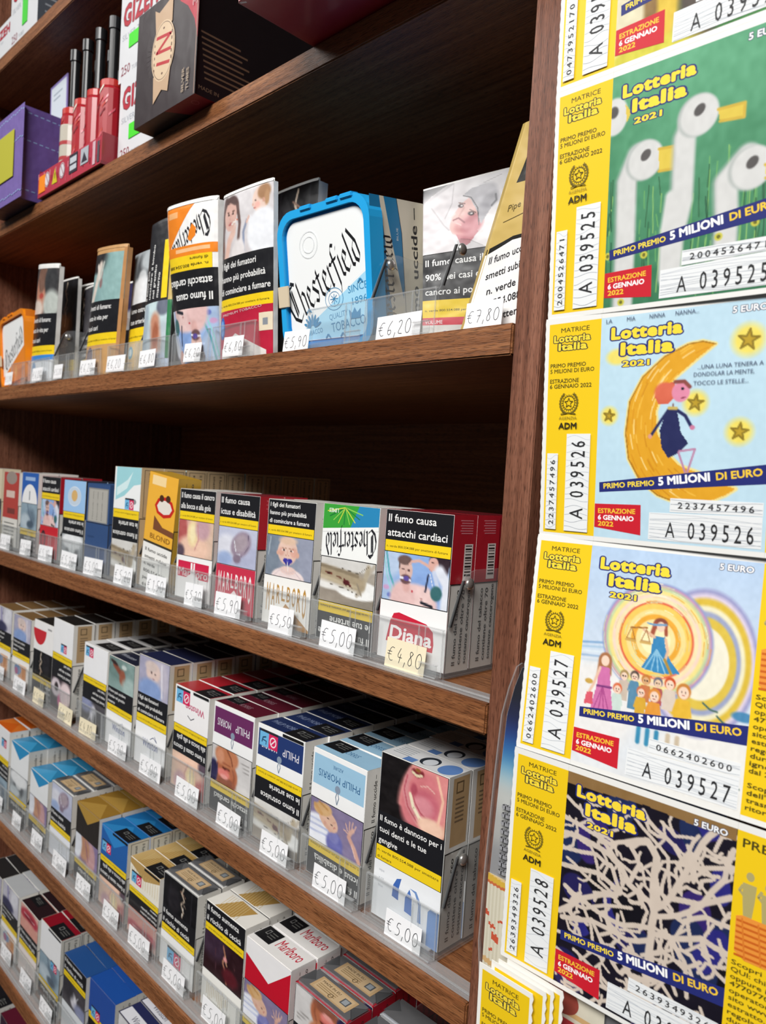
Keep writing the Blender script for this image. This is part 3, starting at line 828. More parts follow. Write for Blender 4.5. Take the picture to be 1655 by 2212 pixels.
def brand(a, nm, w, h):
    """The maker's panel at the foot of a pack, drawn upright in a w x h field."""
    c = nm.split(':')[1] if ':' in nm else None
    k = nm.split(':')[0]
    if k == 'diana':
        a.rect(0, 0, w, h, 'f3f2f1')
        a.poly([(w * .13, h * .62), (w * .17, h * .34), (w * .22, h * .2), (w * .3, h * .17), (w * .72, h * .27), (w * .82, h * .38), (w * .84, h * .58), (w * .83, h * .72), (w * .12, h * .7)], 'c81f3a')
        a.text('Diana', w * .17, h * .64, h * .24, 'ffffff', width=w * .64, bold=.03, shear=.1)
    elif k == 'marl_frame':
        a.rect(0, 0, w, h, 'f3f2f1').rect(w * .05, h * .12, w * .93, h * .5, 'cc2248')
        a.rect(w * .42, h * .14, w * .47, h * .4, 'f3f2f1').rect(w * .5, h * .14, w * .54, h * .4, 'f3f2f1')
        a.poly([(w * .3, h * .5), (w * .48, h * .36), (w * .66, h * .5)], 'f3f2f1')
        a.text('Marlboro', w * .08, h * .47, h * .2, 'f3f2f1', width=w * .82, bold=.0)
    elif k in ('marl_red', 'marl_gold'):
        bg, fg = ('c8324c', 'f4efee') if k == 'marl_red' else ('f2f0ec', 'b98a3c')
        a.rect(0, 0, w, h, bg)
        if k == 'marl_gold':
            a.poly([(w * .22, h), (w * .5, h * .52), (w, h * .95), (w, h)], 'b4854a')
        else:
            a.poly([(w * .35, h * .7), (w * .5, h * .52), (w * .65, h * .7)], 'f4efee')
        hh = [.62, .5, .42, .34, .34, .42, .5, .62]
        for i, ch in enumerate('MARLBORO'):
            a.text(ch, w * (.11 + .111 * i), h * (.13 + hh[i] - .03 + .04 * (4 - abs(i - 3.5)) / 4), h * (hh[i] - .02), fg, width=w * .075, bold=.012, align='c')
    elif k == 'chest_green':
        a.rect(0, 0, w, h, 'f2f3f1')
        a.poly([(0, h * .62), (w, h * .3 + h * .2), (w, h), (0, h)], '3aa03a')
        a.poly([(0, h * .62), (w * .5, h * .56), (w * .35, h), (0, h)], '2a86b8')
        for i in range(9):
            t = math.radians(200 + 18 * i)
            a.line([(w * .6, h * .95), (w * .6 + w * .34 * math.cos(t), h * .95 + h * .32 * math.sin(t))], .7, ['8fd05a', '1f7a3a', 'd2d84a'][i % 3])
        a.poly([(0, h * .66), (w, h * .52), (w, h * .46), (0, h * .58)], 'f2f3f1')
        put_black(a, 'Chesterfield', w * .03, h * .58, w * .92, h * .26, '24242a', rot=-6)
        a.text('LIMES', w * .72, h * .92, h * .08, 'e8f4e0', bold=.02)
    elif k.startswith('pm_'):
        col = {'pm_light': '9cc4de', 'pm_navy': '24386e', 'pm_purple': '6a2c5e'}[k]
        a.rect(0, 0, w, h, 'f4f4f4').rect(w * .02, h * .28, w * .98, h * .9, col)
        fg = '2f5f8c' if k == 'pm_light' else 'e6e2ea'
        if k == 'pm_light':
            a.text('PHILIP MORRIS', w * .1, h * .62, h * .15, fg, width=w * .78, bold=.0)
            a.text('AZURE', w * .42, h * .8, h * .07, fg)
        else:
            a.text('PHILIP', w * .1, h * .65, h * .18, fg, width=w * .34).text('MORRIS', w * .56, h * .65, h * .18, fg, width=w * .34)
        a.line([(w * .5, h * .06), (w * .47, h * .2), (w * .5, h * .34), (w * .53, h * .2)], .7, '6d7f94', closed=True)
        a.ell(w * .5, h * .36, w * .05, h * .08, '8796aa')
    elif k == 'winston':
        a.rect(0, 0, w, h, 'f5f5f6')
        a.text('Winston', w * .26, h * .52, h * .2, '3a4f96', width=w * .5, bold=.012)
        a.line([(w * .5, h * .3), (w * .6, h * .22), (w * .72, h * .3), (w * .64, h * .18)], .7, '2d3f70')
    elif k == 'winston_red':
        a.rect(0, 0, w, h, 'f5f3f3')
        a.text('Winston', w * .12, h * .62, h * .18, 'c2386a', width=w * .55, bold=.02)
        a.line([(w * .4, h * .32), (w * .5, h * .24), (w * .6, h * .32)], .8, '4a4a58')
    elif k == 'nine':
        a.rect(0, 0, w, h, 'eceef1')
        a.poly([(w * .3, h * .5), (w * .31, h * .3), (w * .36, h * .16), (w * .43, h * .12), (w * .4, h * .3), (w * .4, h * .52)], '3d66b2')
        a.poly([(w * .5, h * .64), (w * .5, h * .4), (w * .56, h * .22), (w * .6, h * .36), (w * .61, h * .66)], '4a74bc')
        a.poly([(w * .56, h * .2), (w * .66, h * .2), (w * .73, h * .35), (w * .75, h * .7), (w * .7, h * .7), (w * .7, h * .4), (w * .64, h * .24)], '6f90c4')
        a.poly([(w * .84, h), (w * .84, h * .42), (w * .88, h * .35), (w, h * .36), (w, h)], '6f95cd')
        for j in range(3):
            a.text(['aqua', 'x ox', 'blue'][j], w * .08, h * (.17 + .14 * j), h * .05, 'b4b8c0')
    elif k == 'marl_white':
        a.rect(0, 0, w, h, 'efede7')
        for i in range(13):
            a.line([(w * (.14 + .045 * i), h * (.24 + .05 * (i % 3))), (w * (.14 + .045 * i), h * (.62 + .08 * math.sin(i)))], .45, 'c2a25a')
    elif k == 'chevron':
        a.rect(0, 0, w, h, c)
        a.poly([(0, h), (0, h * .92), (w * .46, h * .3), (w, h * .62), (w, h)], 'efedee')
    elif k == 'chev2':
        c2 = nm.split(':')[2]
        a.rect(0, 0, w, h, c)
        a.poly([(0, h), (0, h * .96), (w * .5, h * .5), (w, h * .96), (w, h)], c2)
    elif k == 'goldlines':
        a.rect(0, 0, w, h, 'efe9da')
        a.poly([(0, h), (0, h * .8), (w * .5, h * .5), (w, h * .8), (w, h)], 'b9965a')
        for i in range(12):
            a.line([(w * (.06 + .08 * i), h * .2), (w * (.06 + .08 * i), h * .7)], .5, 'd6bd82')
    elif k == 'orange':
        a.rect(0, 0, w, h, 'efece8').rect(w * .4, h * .2, w * .85, h, 'e2912e').ell(w * .36, h * .42, w * .2, h * .2, '5a8ac4').ell(w * .28, h * .5, w * .1, h * .14, 'b4508a')
    elif k == 'crest':
        a.rect(0, 0, w, h, '9cc4ec')
        a.ell(w * .5, h * .5, w * .28, h * .28, 'c4d4e4').ell(w * .5, h * .52, w * .14, h * .18, 'd8b070')
        a.ring(w * .5, h * .5, w * .3, h * .3, 1, 'dfe6ee')
    elif k == 'wave':
        a.rect(0, 0, w, h, 'f0f2f2')
        a.poly([(0, h), (0, h * .62), (w * .25, h * .58), (w * .6, h * .32), (w * .94, h * .2), (w * .94, h)], '9fd4dc')
        a.poly([(w * .3, h * .9), (w * .5, h * .5), (w * .9, h * .3), (w * .9, h * .5), (w * .5, h * .7)], 'd6eef0')
        a.ell(w * .2, h * .2, w * .07, h * .06, '8c9494')
    elif k == 'fan':
        a.rect(0, 0, w, h, 'f1efee').ell(w * .7, h * .72, w * .34, h * .52, 'c92a34', n=20, a0=180, a1=360)
        a.rect(w * .1, h * .8, w * .3, h * .86, '9a9a9a')
    elif k == 'semi':
        a.rect(0, 0, w, h, '2a5fb0').ell(w * .5, 0, w * .46, h * .62, 'f0f0f0', a0=0, a1=180)
        a.rect(w * .2, h * .74, w * .8, h * .86, '9cb8e0')
        a.rect(w * .47, h * .1, w * .53, h * .4, '8a8f98')
    elif k == 'seal':
        a.rect(0, 0, w, h, 'c8202e').ell(w * .2, h * .45, w * .14, h * .3, '3a1a26').ell(w * .2, h * .45, w * .09, h * .2, 'b8202e')
    elif k == 'tobacco':
        a.rect(0, 0, w, h, 'b4443c').ell(w * .5, h * .12, w * .35, h * .14, '9a8c84').rect(w * .2, h * .4, w * .75, h * .55, 'd8c0b4').rect(w * .3, h * .78, w * .8, h * .9, '7a3a34')
    elif k == 'plain':
        a.rect(0, 0, w, h, c)


def front_art(s, w, h):
    a = Art()
    if s.get('custom'):
        s['custom'](a, w, h)
        return a
    rot, typ = s.get('rot', 0), s.get('typ', 'A')
    y = [0, .205, .28, .61, 1] if typ == 'A' else [0, .35, .545, .62, 1]
    if s.get('y'):
        y = s['y']
    y = [v * h for v in y]
    b = Art()
    brand(b, s['br'], w - .6, h - y[3] - .4)
    a.rect(0, 0, w, h, s.get('bg', 'eeeeec'))
    a.rect(.2, .2, w - .2, y[3] + .35, BLK)
    yt = (y[0], y[1]) if typ == 'A' else (y[1], y[2])
    yy = (y[1], y[2]) if typ == 'A' else (y[2], y[3])
    yp = (y[2], y[3]) if typ == 'A' else (y[0], y[1])
    a.rect(.8, yy[0], w - .8, yy[1], YEL)
    if s.get('sm'):
        a.text('n. verde 800.554.088 per smettere', 2, yy[0] + (yy[1] - yy[0]) * .42, 1.75, '26241a', width=w - 4.6, bold=.006)
        a.text('di fumare', 2, yy[0] + (yy[1] - yy[0]) * .86, 1.75, '26241a', width=12, bold=.006)
    else:
        a.text('n. verde 800.554.088 per smettere di fumare', 2, yy[0] + (yy[1] - yy[0]) * .66, 1.5, '3a3414', width=w - 5, bold=.004)
    res = s.get('res', 1.1)
    a.grid(.8, yp[0] + .5, w - .8, yp[1] - .2, photo(s['ph'], w - 1.6, yp[1] - yp[0] - .7, res))
    warn_lines(a, s['t'], .2, yt[0] + .6, yt[1] - .4, w - .4)
    a.put(b, lambda P: P + np.array([.3, y[3] + .4]))
    if rot:
        a.rot180(w, h)
    if s.get('fl'):
        flags(a, *s['fl'])
    return a


def side_art(s, d, h):
    a = Art()
    c1, c2 = s.get('side', ('e6e3dd', 'e6e3dd'))
    sm = h * .44
    a.rect(0, 0, d, sm, c1).rect(0, sm, d, h, c2)
    dark = '3a3834'
    if s.get('label'):
        a.rect(3, 2, d - 1.5, sm - 1, dark).rect(3.5, 2.5, d - 2, sm - 1.5, s['label'])
        for i, t in enumerate(('Il fumo uccide \u2013', 'smetti subito')):
            a.text(t, 14.5 - 7 * i, 4.5, 2.8, '2a2826', width=min(sm - 9, 30), bold=.012, rot=90)
    elif s.get('beige'):
        a.rect(4, 1.5, d - 3, sm - 3, 'b99a72').rect(7, 4, 14, 11, '6e5a40').rect(8, 5, 13, 10, 'b99a72')
        for i in range(6):
            a.rect(7, 14 + i * 2.6, 15, 15 + i * 2.6, '7c6850')
    elif c1 == 'b3202e':
        for i in range(6):
            a.rect(6 + i % 2, 3 + i * 1.5, 18, 3.6 + i * 1.5, 'd8808a')
        a.rect(11, sm * .42, 19, sm - 2, 'e8dcd8')
        for i in range(11):
            a.rect(12, sm * .44 + i * 1.7, 18, sm * .44 + i * 1.7 + [.6, 1, .4][i % 3], '2a2626')
    else:
        for i in range(3):
            a.text(('Il fumo uccide \u2013', 'smetti subito', '')[i] or ' ', 9 + 6 * i, sm - 3, 3.0, '2c2b2a', width=sm - 7, bold=.014, rot=-90) if i < 2 else None
    for i, t in enumerate(('Il fumo del tabacco', 'contiene oltre 70', 'sostanze cancerogene')):
        a.text(t, 8.8 + 5.2 * i, h - 4, 3.0, '1b1a1a', width=(h - sm) * (.86 if i < 2 else .9), bold=.018, rot=-90)
    a.rect(0, sm - .35, d, sm + .35, '1c1b1a')
    a.rect(0, sm, .5, h, '3c3a38')
    return a


def top_art(s, w, d):
    a = Art()
    c = s.get('top', 'e6e3dd')
    a.rect(0, 0, w, d, c)
    k = s.get('topk')
    if k == 'lines':
        a.poly([(w * .2, d), (w * .38, d * .05), (w * .8, d * .12), (w * .62, d)], 'b48f4e')
        for i in range(10):
            a.line([(w * (.16 + .05 * i), d * .1), (w * (.26 + .05 * i), d * .98)], .5, 'd8c08a')
    elif k == 'name':
        a.text(s['topt'], w * .08, d * .62, d * .26, s.get('topc', 'c8ccd8'), width=w * .54)
    elif k == 'marl':
        a.text('Marlboro', w * .42, d * .62, d * .5, 'c0213a', width=w * .5, sx=.7, bold=.01)
    elif k == 'chev':
        a.poly([(0, 0), (w * .5, d * .95), (w, 0)], 'e9e7e6')
    elif k == 'tri':
        a.poly([(0, d), (w * .5, d * .1), (w, d)], s['topc'])
    elif k == 'band':
        a.rect(w * .02, d * .42, w * .98, d * .98, 'e2e2e8').text('Winston', w * .3, d * .84, d * .3, '3a3a52', width=w * .45)
    elif k == 'nine':
        a.ell(w * .56, d * .5, w * .12, d * .34, '2a3038').ell(w * .58, d * .56, w * .08, d * .26, 'cfd3d8')
        a.ell(w * .86, d * .55, w * .13, d * .4, '5f84be').rect(w * .3, d * .7, w * .45, d, '5f84be')
        for j in range(5):
            a.rect(w * .06, d * (.2 + .12 * j), w * .3, d * (.24 + .12 * j), 'a2a6aa')
    return a


def tax_art(k, w, d):
    a = Art()
    if k == 'black':
        a.rect(0, 0, w, d, '17171a').rect(w * .25, d * .2, w * .42, d * .55, '7a7a78').rect(w * .28, d * .26, w * .39, d * .5, '17171a')
        for j in range(3):
            a.rect(w * .5, d * (.25 + .18 * j), w * .85, d * (.31 + .18 * j), '62625f')
    else:
        a.rect(0, 0, w, d, 'c0a178').rect(w * .06, d * .1, w * .94, d * .9, 'cbb08a')
        a.text('MADE IN EU', w * .1, d * .34, d * .16, '4d3d28', width=w * .5, bold=.01)
        for j in range(3):
            a.rect(w * .1, d * (.46 + .13 * j), w * .6, d * (.5 + .13 * j), '8a7048')
        a.rect(w * .72, d * .25, w * .9, d * .7, '55585c').rect(w * .75, d * .3, w * .87, d * .64, '9aa0a4').ring(w * .5, d * .74, w * .05, d * .14, .5, '55452c', 10)
    return a


PD = 0.0222
PROTO = {}


def make_pack(key, s, label, w=0.0545, h=0.0862):
    """A hinge-lid cigarette pack: body, lid with its tax label."""
    t = thing('cigarette_pack', label, 'cigarette pack')
    wm, hm, dm = w * 1000, h * 1000, PD * 1000
    z = h * .56
    ff = plane((0, 0, h), (1, 0, 0), (0, 0, -1), (0, -1, 0))
    fs = plane((w, 0, h), (0, 1, 0), (0, 0, -1), (1, 0, 0))
    fl = plane((0, PD, h), (0, -1, 0), (0, 0, -1), (-1, 0, 0))
    ft = plane((0, PD, h), (1, 0, 0), (0, -1, 0), (0, 0, 1))
    A = front_art(s, wm - .5, hm - .5)
    sh = Art().put(A, lambda P: P + .25)
    arr = sh.arrays()
    S = side_art(s, dm, hm).arrays()
    base = s.get('base', s.get('side', ('e6e3dd',))[0])
    soft = s.get('soft')
    cut = hm * .44
    b, l = MB(), MB()
    b.box((0, 0, 0), (w, PD, z), base, .0006)
    l.box((0, 0, z + .0002), (w, PD, h), base, .0006)
    for m, low in ((b, False), (l, True)):
        m.art(None, ff, clip=(1, cut, low), arrays=arr)
        m.art(None, fs, clip=(1, cut, low), arrays=S)
        m.art(Art().rect(0, 0, dm, hm, base), fl, clip=(1, cut, low))
    if not soft:
        l.art(Art().put(top_art(s, wm - .8, dm - .8), lambda P: P + .4), ft)
    bo = b.build('body', CARD, t)
    lo = l.build('lid', CARD, t)
    if soft:
        fo = MB().box((.0002, .0002, h - .004), (w - .0002, PD - .0002, h + .0012), 'b4b6ba', .0014)
        fo.art(Art().poly([(wm, 3), (wm - 9, 11), (wm, 19)], '8f9296').poly([(0, 3), (9, 11), (0, 19)], '8f9296').line([(wm, 3), (wm - 9, 11), (wm, 19)], .4, '6e7074'), plane((0, PD, h + .0012), (1, 0, 0), (0, -1, 0), (0, 0, 1)))
        fo.build('foil_top', FOIL, t)
    if s.get('tax'):
        kx = s['tax']
        x0, x1, y0, y1 = s.get('taxp', (.62, .98, .3, 1) if kx == 'black' else (.18, .86, .2, .8))
        lift = .0014 if soft else .00018
        q = MB().art(tax_art(kx, wm * (x1 - x0), dm * (y1 - y0)), plane((w * x0, PD * (1 - y0), h + lift), (1, 0, 0), (0, -1, 0), (0, 0, 1)))
        if kx == 'black' and y1 >= 1:
            q.art(Art().rect(0, 0, wm * (x1 - x0), 2.2, '17171a'), plane((w * x0, -.0008, h - .0004), (1, 0, 0), (0, 0, -1), (0, -1, 0)))
        q.build('tax_label', PAPER, lo)
    return t


ORD = ['next', 'second', 'third', 'fourth', 'fifth', 'sixth', 'seventh', 'eighth', 'ninth', 'tenth', 'eleventh']
rnd = random.Random(7)

# ------------------------------------------------------------------ clear trays and price tags
LIP_Y = 0.3325
ZC = {'C': SH['C'], 'D': SH['D'], 'E': SH['E'], 'F': SH['F'], 'B': SH['B'], 'G': SH['G']}
_tray = None


def make_tray():
    t = thing('display_tray', 'clear plastic tray', 'tray')
    MB().box((.001, LIP_Y, .0), (.0575, .56, .0022), 'ffffff', .0003).build('base', CLEAR, t)
    lip = MB().box((.0, LIP_Y - .0014, .0008), (.0585, LIP_Y, .0285), 'ffffff', .0004)
    lip.box((.0, LIP_Y - .0040, .0008), (.0585, LIP_Y - .0015, .0045), 'ffffff', .0004)
    lip.box((.0445, LIP_Y - .0060, .0008), (.0580, LIP_Y - .0041, .0085), 'ffffff', .0006)
    lip.box((.006, LIP_Y - .0030, .005), (.0072, LIP_Y - .0015, .0265), 'ffffff', .0003)
    lip.box((.040, LIP_Y - .0030, .005), (.0412, LIP_Y - .0015, .0265), 'ffffff', .0003)
    lo = lip.build('front_lip', CLEAR, t)
    ed = MB().box((.0, LIP_Y - .0015, .0280), (.0585, LIP_Y + .0001, .0287), 'ffffff')
    for xe in (.0, .0395, .0445, .0580):
        ed.box((xe, LIP_Y - .0018, .001), (xe + .0006, LIP_Y - .0013, .0282), 'ffffff')
    ed.box((.0445, LIP_Y - .0063, .0080), (.0580, LIP_Y - .0040, .0086), 'ffffff').box((.0445, LIP_Y - .0063, .0010), (.0580, LIP_Y - .0058, .0016), 'ffffff')
    ed.build('bright_edge_strip', RAIL, lo)  # milky strips added to imitate bright edges on the clear lip
    y = LIP_Y + .0004
    pts = [(y, .0), (y, .027), (y + .002, .030), (y + .0125, .057), (y + .016, .0605), (y + .024, .0625), (.47, .0625), (.47, .0)]
    T = tess(pts)
    P = []
    x0, x1 = .0580, .0592
    for k in T:
        P.append([(x1, p[0], p[1]) for p in k])
        P.append([(x0, p[0], p[1]) for p in k[::-1]])
    for i in range(len(pts)):
        p, q = pts[i], pts[(i + 1) % len(pts)]
        P += [[(x0, *p), (x1, *q), (x1, *p)], [(x0, *p), (x0, *q), (x1, *q)]]
    dv = MB().tris(P, 'ffffff').build('divider', CLEAR, t)
    e = MB()
    e.tris([[(.0578, y + .0028, .0300), (.0594, y + .0028, .0300), (.0594, y + .0128, .0565)], [(.0578, y + .0028, .0300), (.0594, y + .0128, .0565), (.0578, y + .0128, .0565)],
            [(.0594, y + .0028, .0300), (.0594, y + .0042, .0300), (.0594, y + .0138, .0565)], [(.0594, y + .0028, .0300), (.0594, y + .0138, .0565), (.0594, y + .0128, .0565)]], '202022')
    e.build('refraction_dark_strip', DARK, dv)  # dark strip painted in for the refraction along the slanted clear edge
    bm = bmesh.new()
    bmesh.ops.create_uvsphere(bm, u_segments=16, v_segments=10, radius=.0036, matrix=Matrix.Translation((.0598, y + .0175, .0545)) @ Matrix.Diagonal((.55, 1, 1, 1)))
    MB().bm(bm, 'ffffff').build('pin', STEEL, t, smooth=True)
    return t


def tray(x, shelf, label):
    global _tray
    if _tray is None:
        _tray = make_tray()
        _tray.location = (x, 0, H + ZC[shelf] + .0013)
        _tray['label'] = label
        _tray['group'] = 'clear trays along the shelf edges'
        return _tray
    return dup(_tray, (x, 0, H + ZC[shelf] + .0013), label, 'clear trays along the shelf edges')


_tray_first = True


def price_tag(x0, x1, shelf, price, label, hgt=.0165, cream=False, z0=.0008, tilt=0, ink='2b2d33', y=None):
    w = (x1 - x0) * 1000
    hm = hgt * 1000
    a = Art().rect(0, 0, w, hm, 'efe3c4' if cream else 'f4f4f6')
    s = '\u20ac' + price
    tw = sum(DW.get(c, 1) for c in s)
    ch = min(hm * .58, (w * .92) / (tw * .72))
    handwrite(a, s, w * .05, hm * .5 - ch * .5, ch, .42 if w > 26 else .34, ink, .5)
    yy = (LIP_Y - .0036) if y is None else y
    m = MB().box((0, -.0003, 0), (w * .001, 0, hgt), 'efe3c4' if cream else 'f4f4f6')
    m.art(a, plane((0, -.0003, hgt), (1, 0, 0), (0, 0, -1), (0, -1, 0)))
    o = m.build('price_tag', PAPER)
    o.location = (x0, yy, H + ZC[shelf] + z0)
    o.rotation_euler = (math.radians(-4), math.radians(tilt), 0)
    return tag(o, label, 'price tag', 'handwritten price tags')


def euro(p):
    return p


for sname, zz in SH.items():
    if sname in 'CDEF':
        o_ = MB().box((XL + .002, YF + .0016, H + zz + .0002), (XP0 - .0006, LIP_Y + .0010, H + zz + .0011), 'ffffff', .0002)
        o_.box((XL + .002, YF + .0040, H + zz + .0012), (XP0 - .0006, YF + .0052, H + zz + .0021), 'ffffff', .0002)
        o_ = o_.build('tray_rail', RAIL)
        nm_ = {'C': 'shelf just below eye level', 'D': 'shelf with the two lilac and purple packs', 'E': 'shelf with the red and white packs', 'F': 'lowest stocked shelf at bottom left'}[sname]
        tag(o_, 'frosted plastic rail along the ' + nm_, 'rail')

_wtext = {
 'heart': ['Il fumo causa', 'attacchi cardiaci'], 'kids': ['I figli dei fumatori', 'hanno pi\u00f9 probabilit\u00e0', 'di cominciare a fumare'],
 'stroke': ['Il fumo causa', 'ictus e disabilit\u00e0'], 'throat': ['Il fumo causa il cancro', 'alla bocca e alla gola'],
 'artery': ['Il fumo ostruisce', 'le tue arterie'], 'teeth': ['Il fumo \u00e8 dannoso per i', 'tuoi denti e le tue', 'gengive'],
 'blind': ['Il fumo aumenta', 'il rischio di cecit\u00e0'], 'lung': ['Il fumo causa il', '90% dei casi di', 'cancro ai polmoni'],
 'womb': ['Il fumo pu\u00f2 uccidere', 'il bimbo nel grembo', 'materno'], 'quit': ['Smetti di fumare:', 'resta in vita per', 'i tuoi cari'],
}


def W(t, ph, br, typ='A', rot=0, **k):
    return dict(t=_wtext[t], ph=ph, br=br, typ=typ, rot=rot, **k)


def blond_art(a, w, h):
    a.rect(0, 0, w, h * .6, 'eeb23c').rect(0, h * .6, w, h, 'efeeea').rect(0, h * .59, w, h * .61, '3a3428')
    a.rect(w * .12, h * .02, w * .6, h * .1, 'f6d9a0')
    a.ell(w * .62, h * .27, w * .34, h * .09, 'c8281e', n=8).ell(w * .62, h * .27, w * .26, h * .06, 'e8e0d4', n=8)
    a.ell(w * .5, h * .2, w * .08, h * .03, '4a2c1a').ell(w * .72, h * .19, w * .08, h * .03, '4a2c1a')
    a.poly([(w * .3, h * .36), (w * .62, h * .44), (w, h * .45), (w, h * .5), (w * .3, h * .48)], '7a4a2e')
    a.text('BLOND', w * .22, h * .56, h * .045, '8a5a1e', width=w * .7, bold=.01)
    for i, t in enumerate(('Il fumo uccide', 'smetti subito', 'n. verde', '800.554.088', 'per smettere', 'di fumare')):
        a.text(t, w * .1, h * (.68 + .062 * i), h * .03, '3a3836', width=w * (.78 if len(t) > 9 else .4), bold=.012)


def navy_side_art(a, w, h):
    a.rect(0, 0, w, h, '34507e').rect(w * .06, h * .05, w * .94, h * .44, '8f8d88').rect(w * .1, h * .065, w * .9, h * .43, 'b0ada6')
    for i in range(3):
        a.text('Il fumo uccide \u2013 smetti', w * (.3 + .2 * i), h * .41, 2.2, '45443f', width=h * .32, rot=-90)
    a.rect(0, h * .445, w, h * .455, '1c2436').rect(w * .1, h * .6, w * .4, h * .62, '2c4670')


def peach_art(a, w, h):
    a.rect(0, 0, w, h, 'd6c9ae').rect(0, h * .4, w, h * .55, '3a3a40').rect(0, h * .55, w, h * .8, '2f6ab4').rect(0, h * .8, w, h, '3f8a88')


def tob_art(a, w, h):
    brand(a, 'tobacco', w, h * .62)
    a.rect(0, h * .62, w, h, 'dcd9d2')
    for i in range(4):
        a.rect(w * .12, h * (.68 + .05 * i), w * .8, h * (.695 + .05 * i), '6a6864')


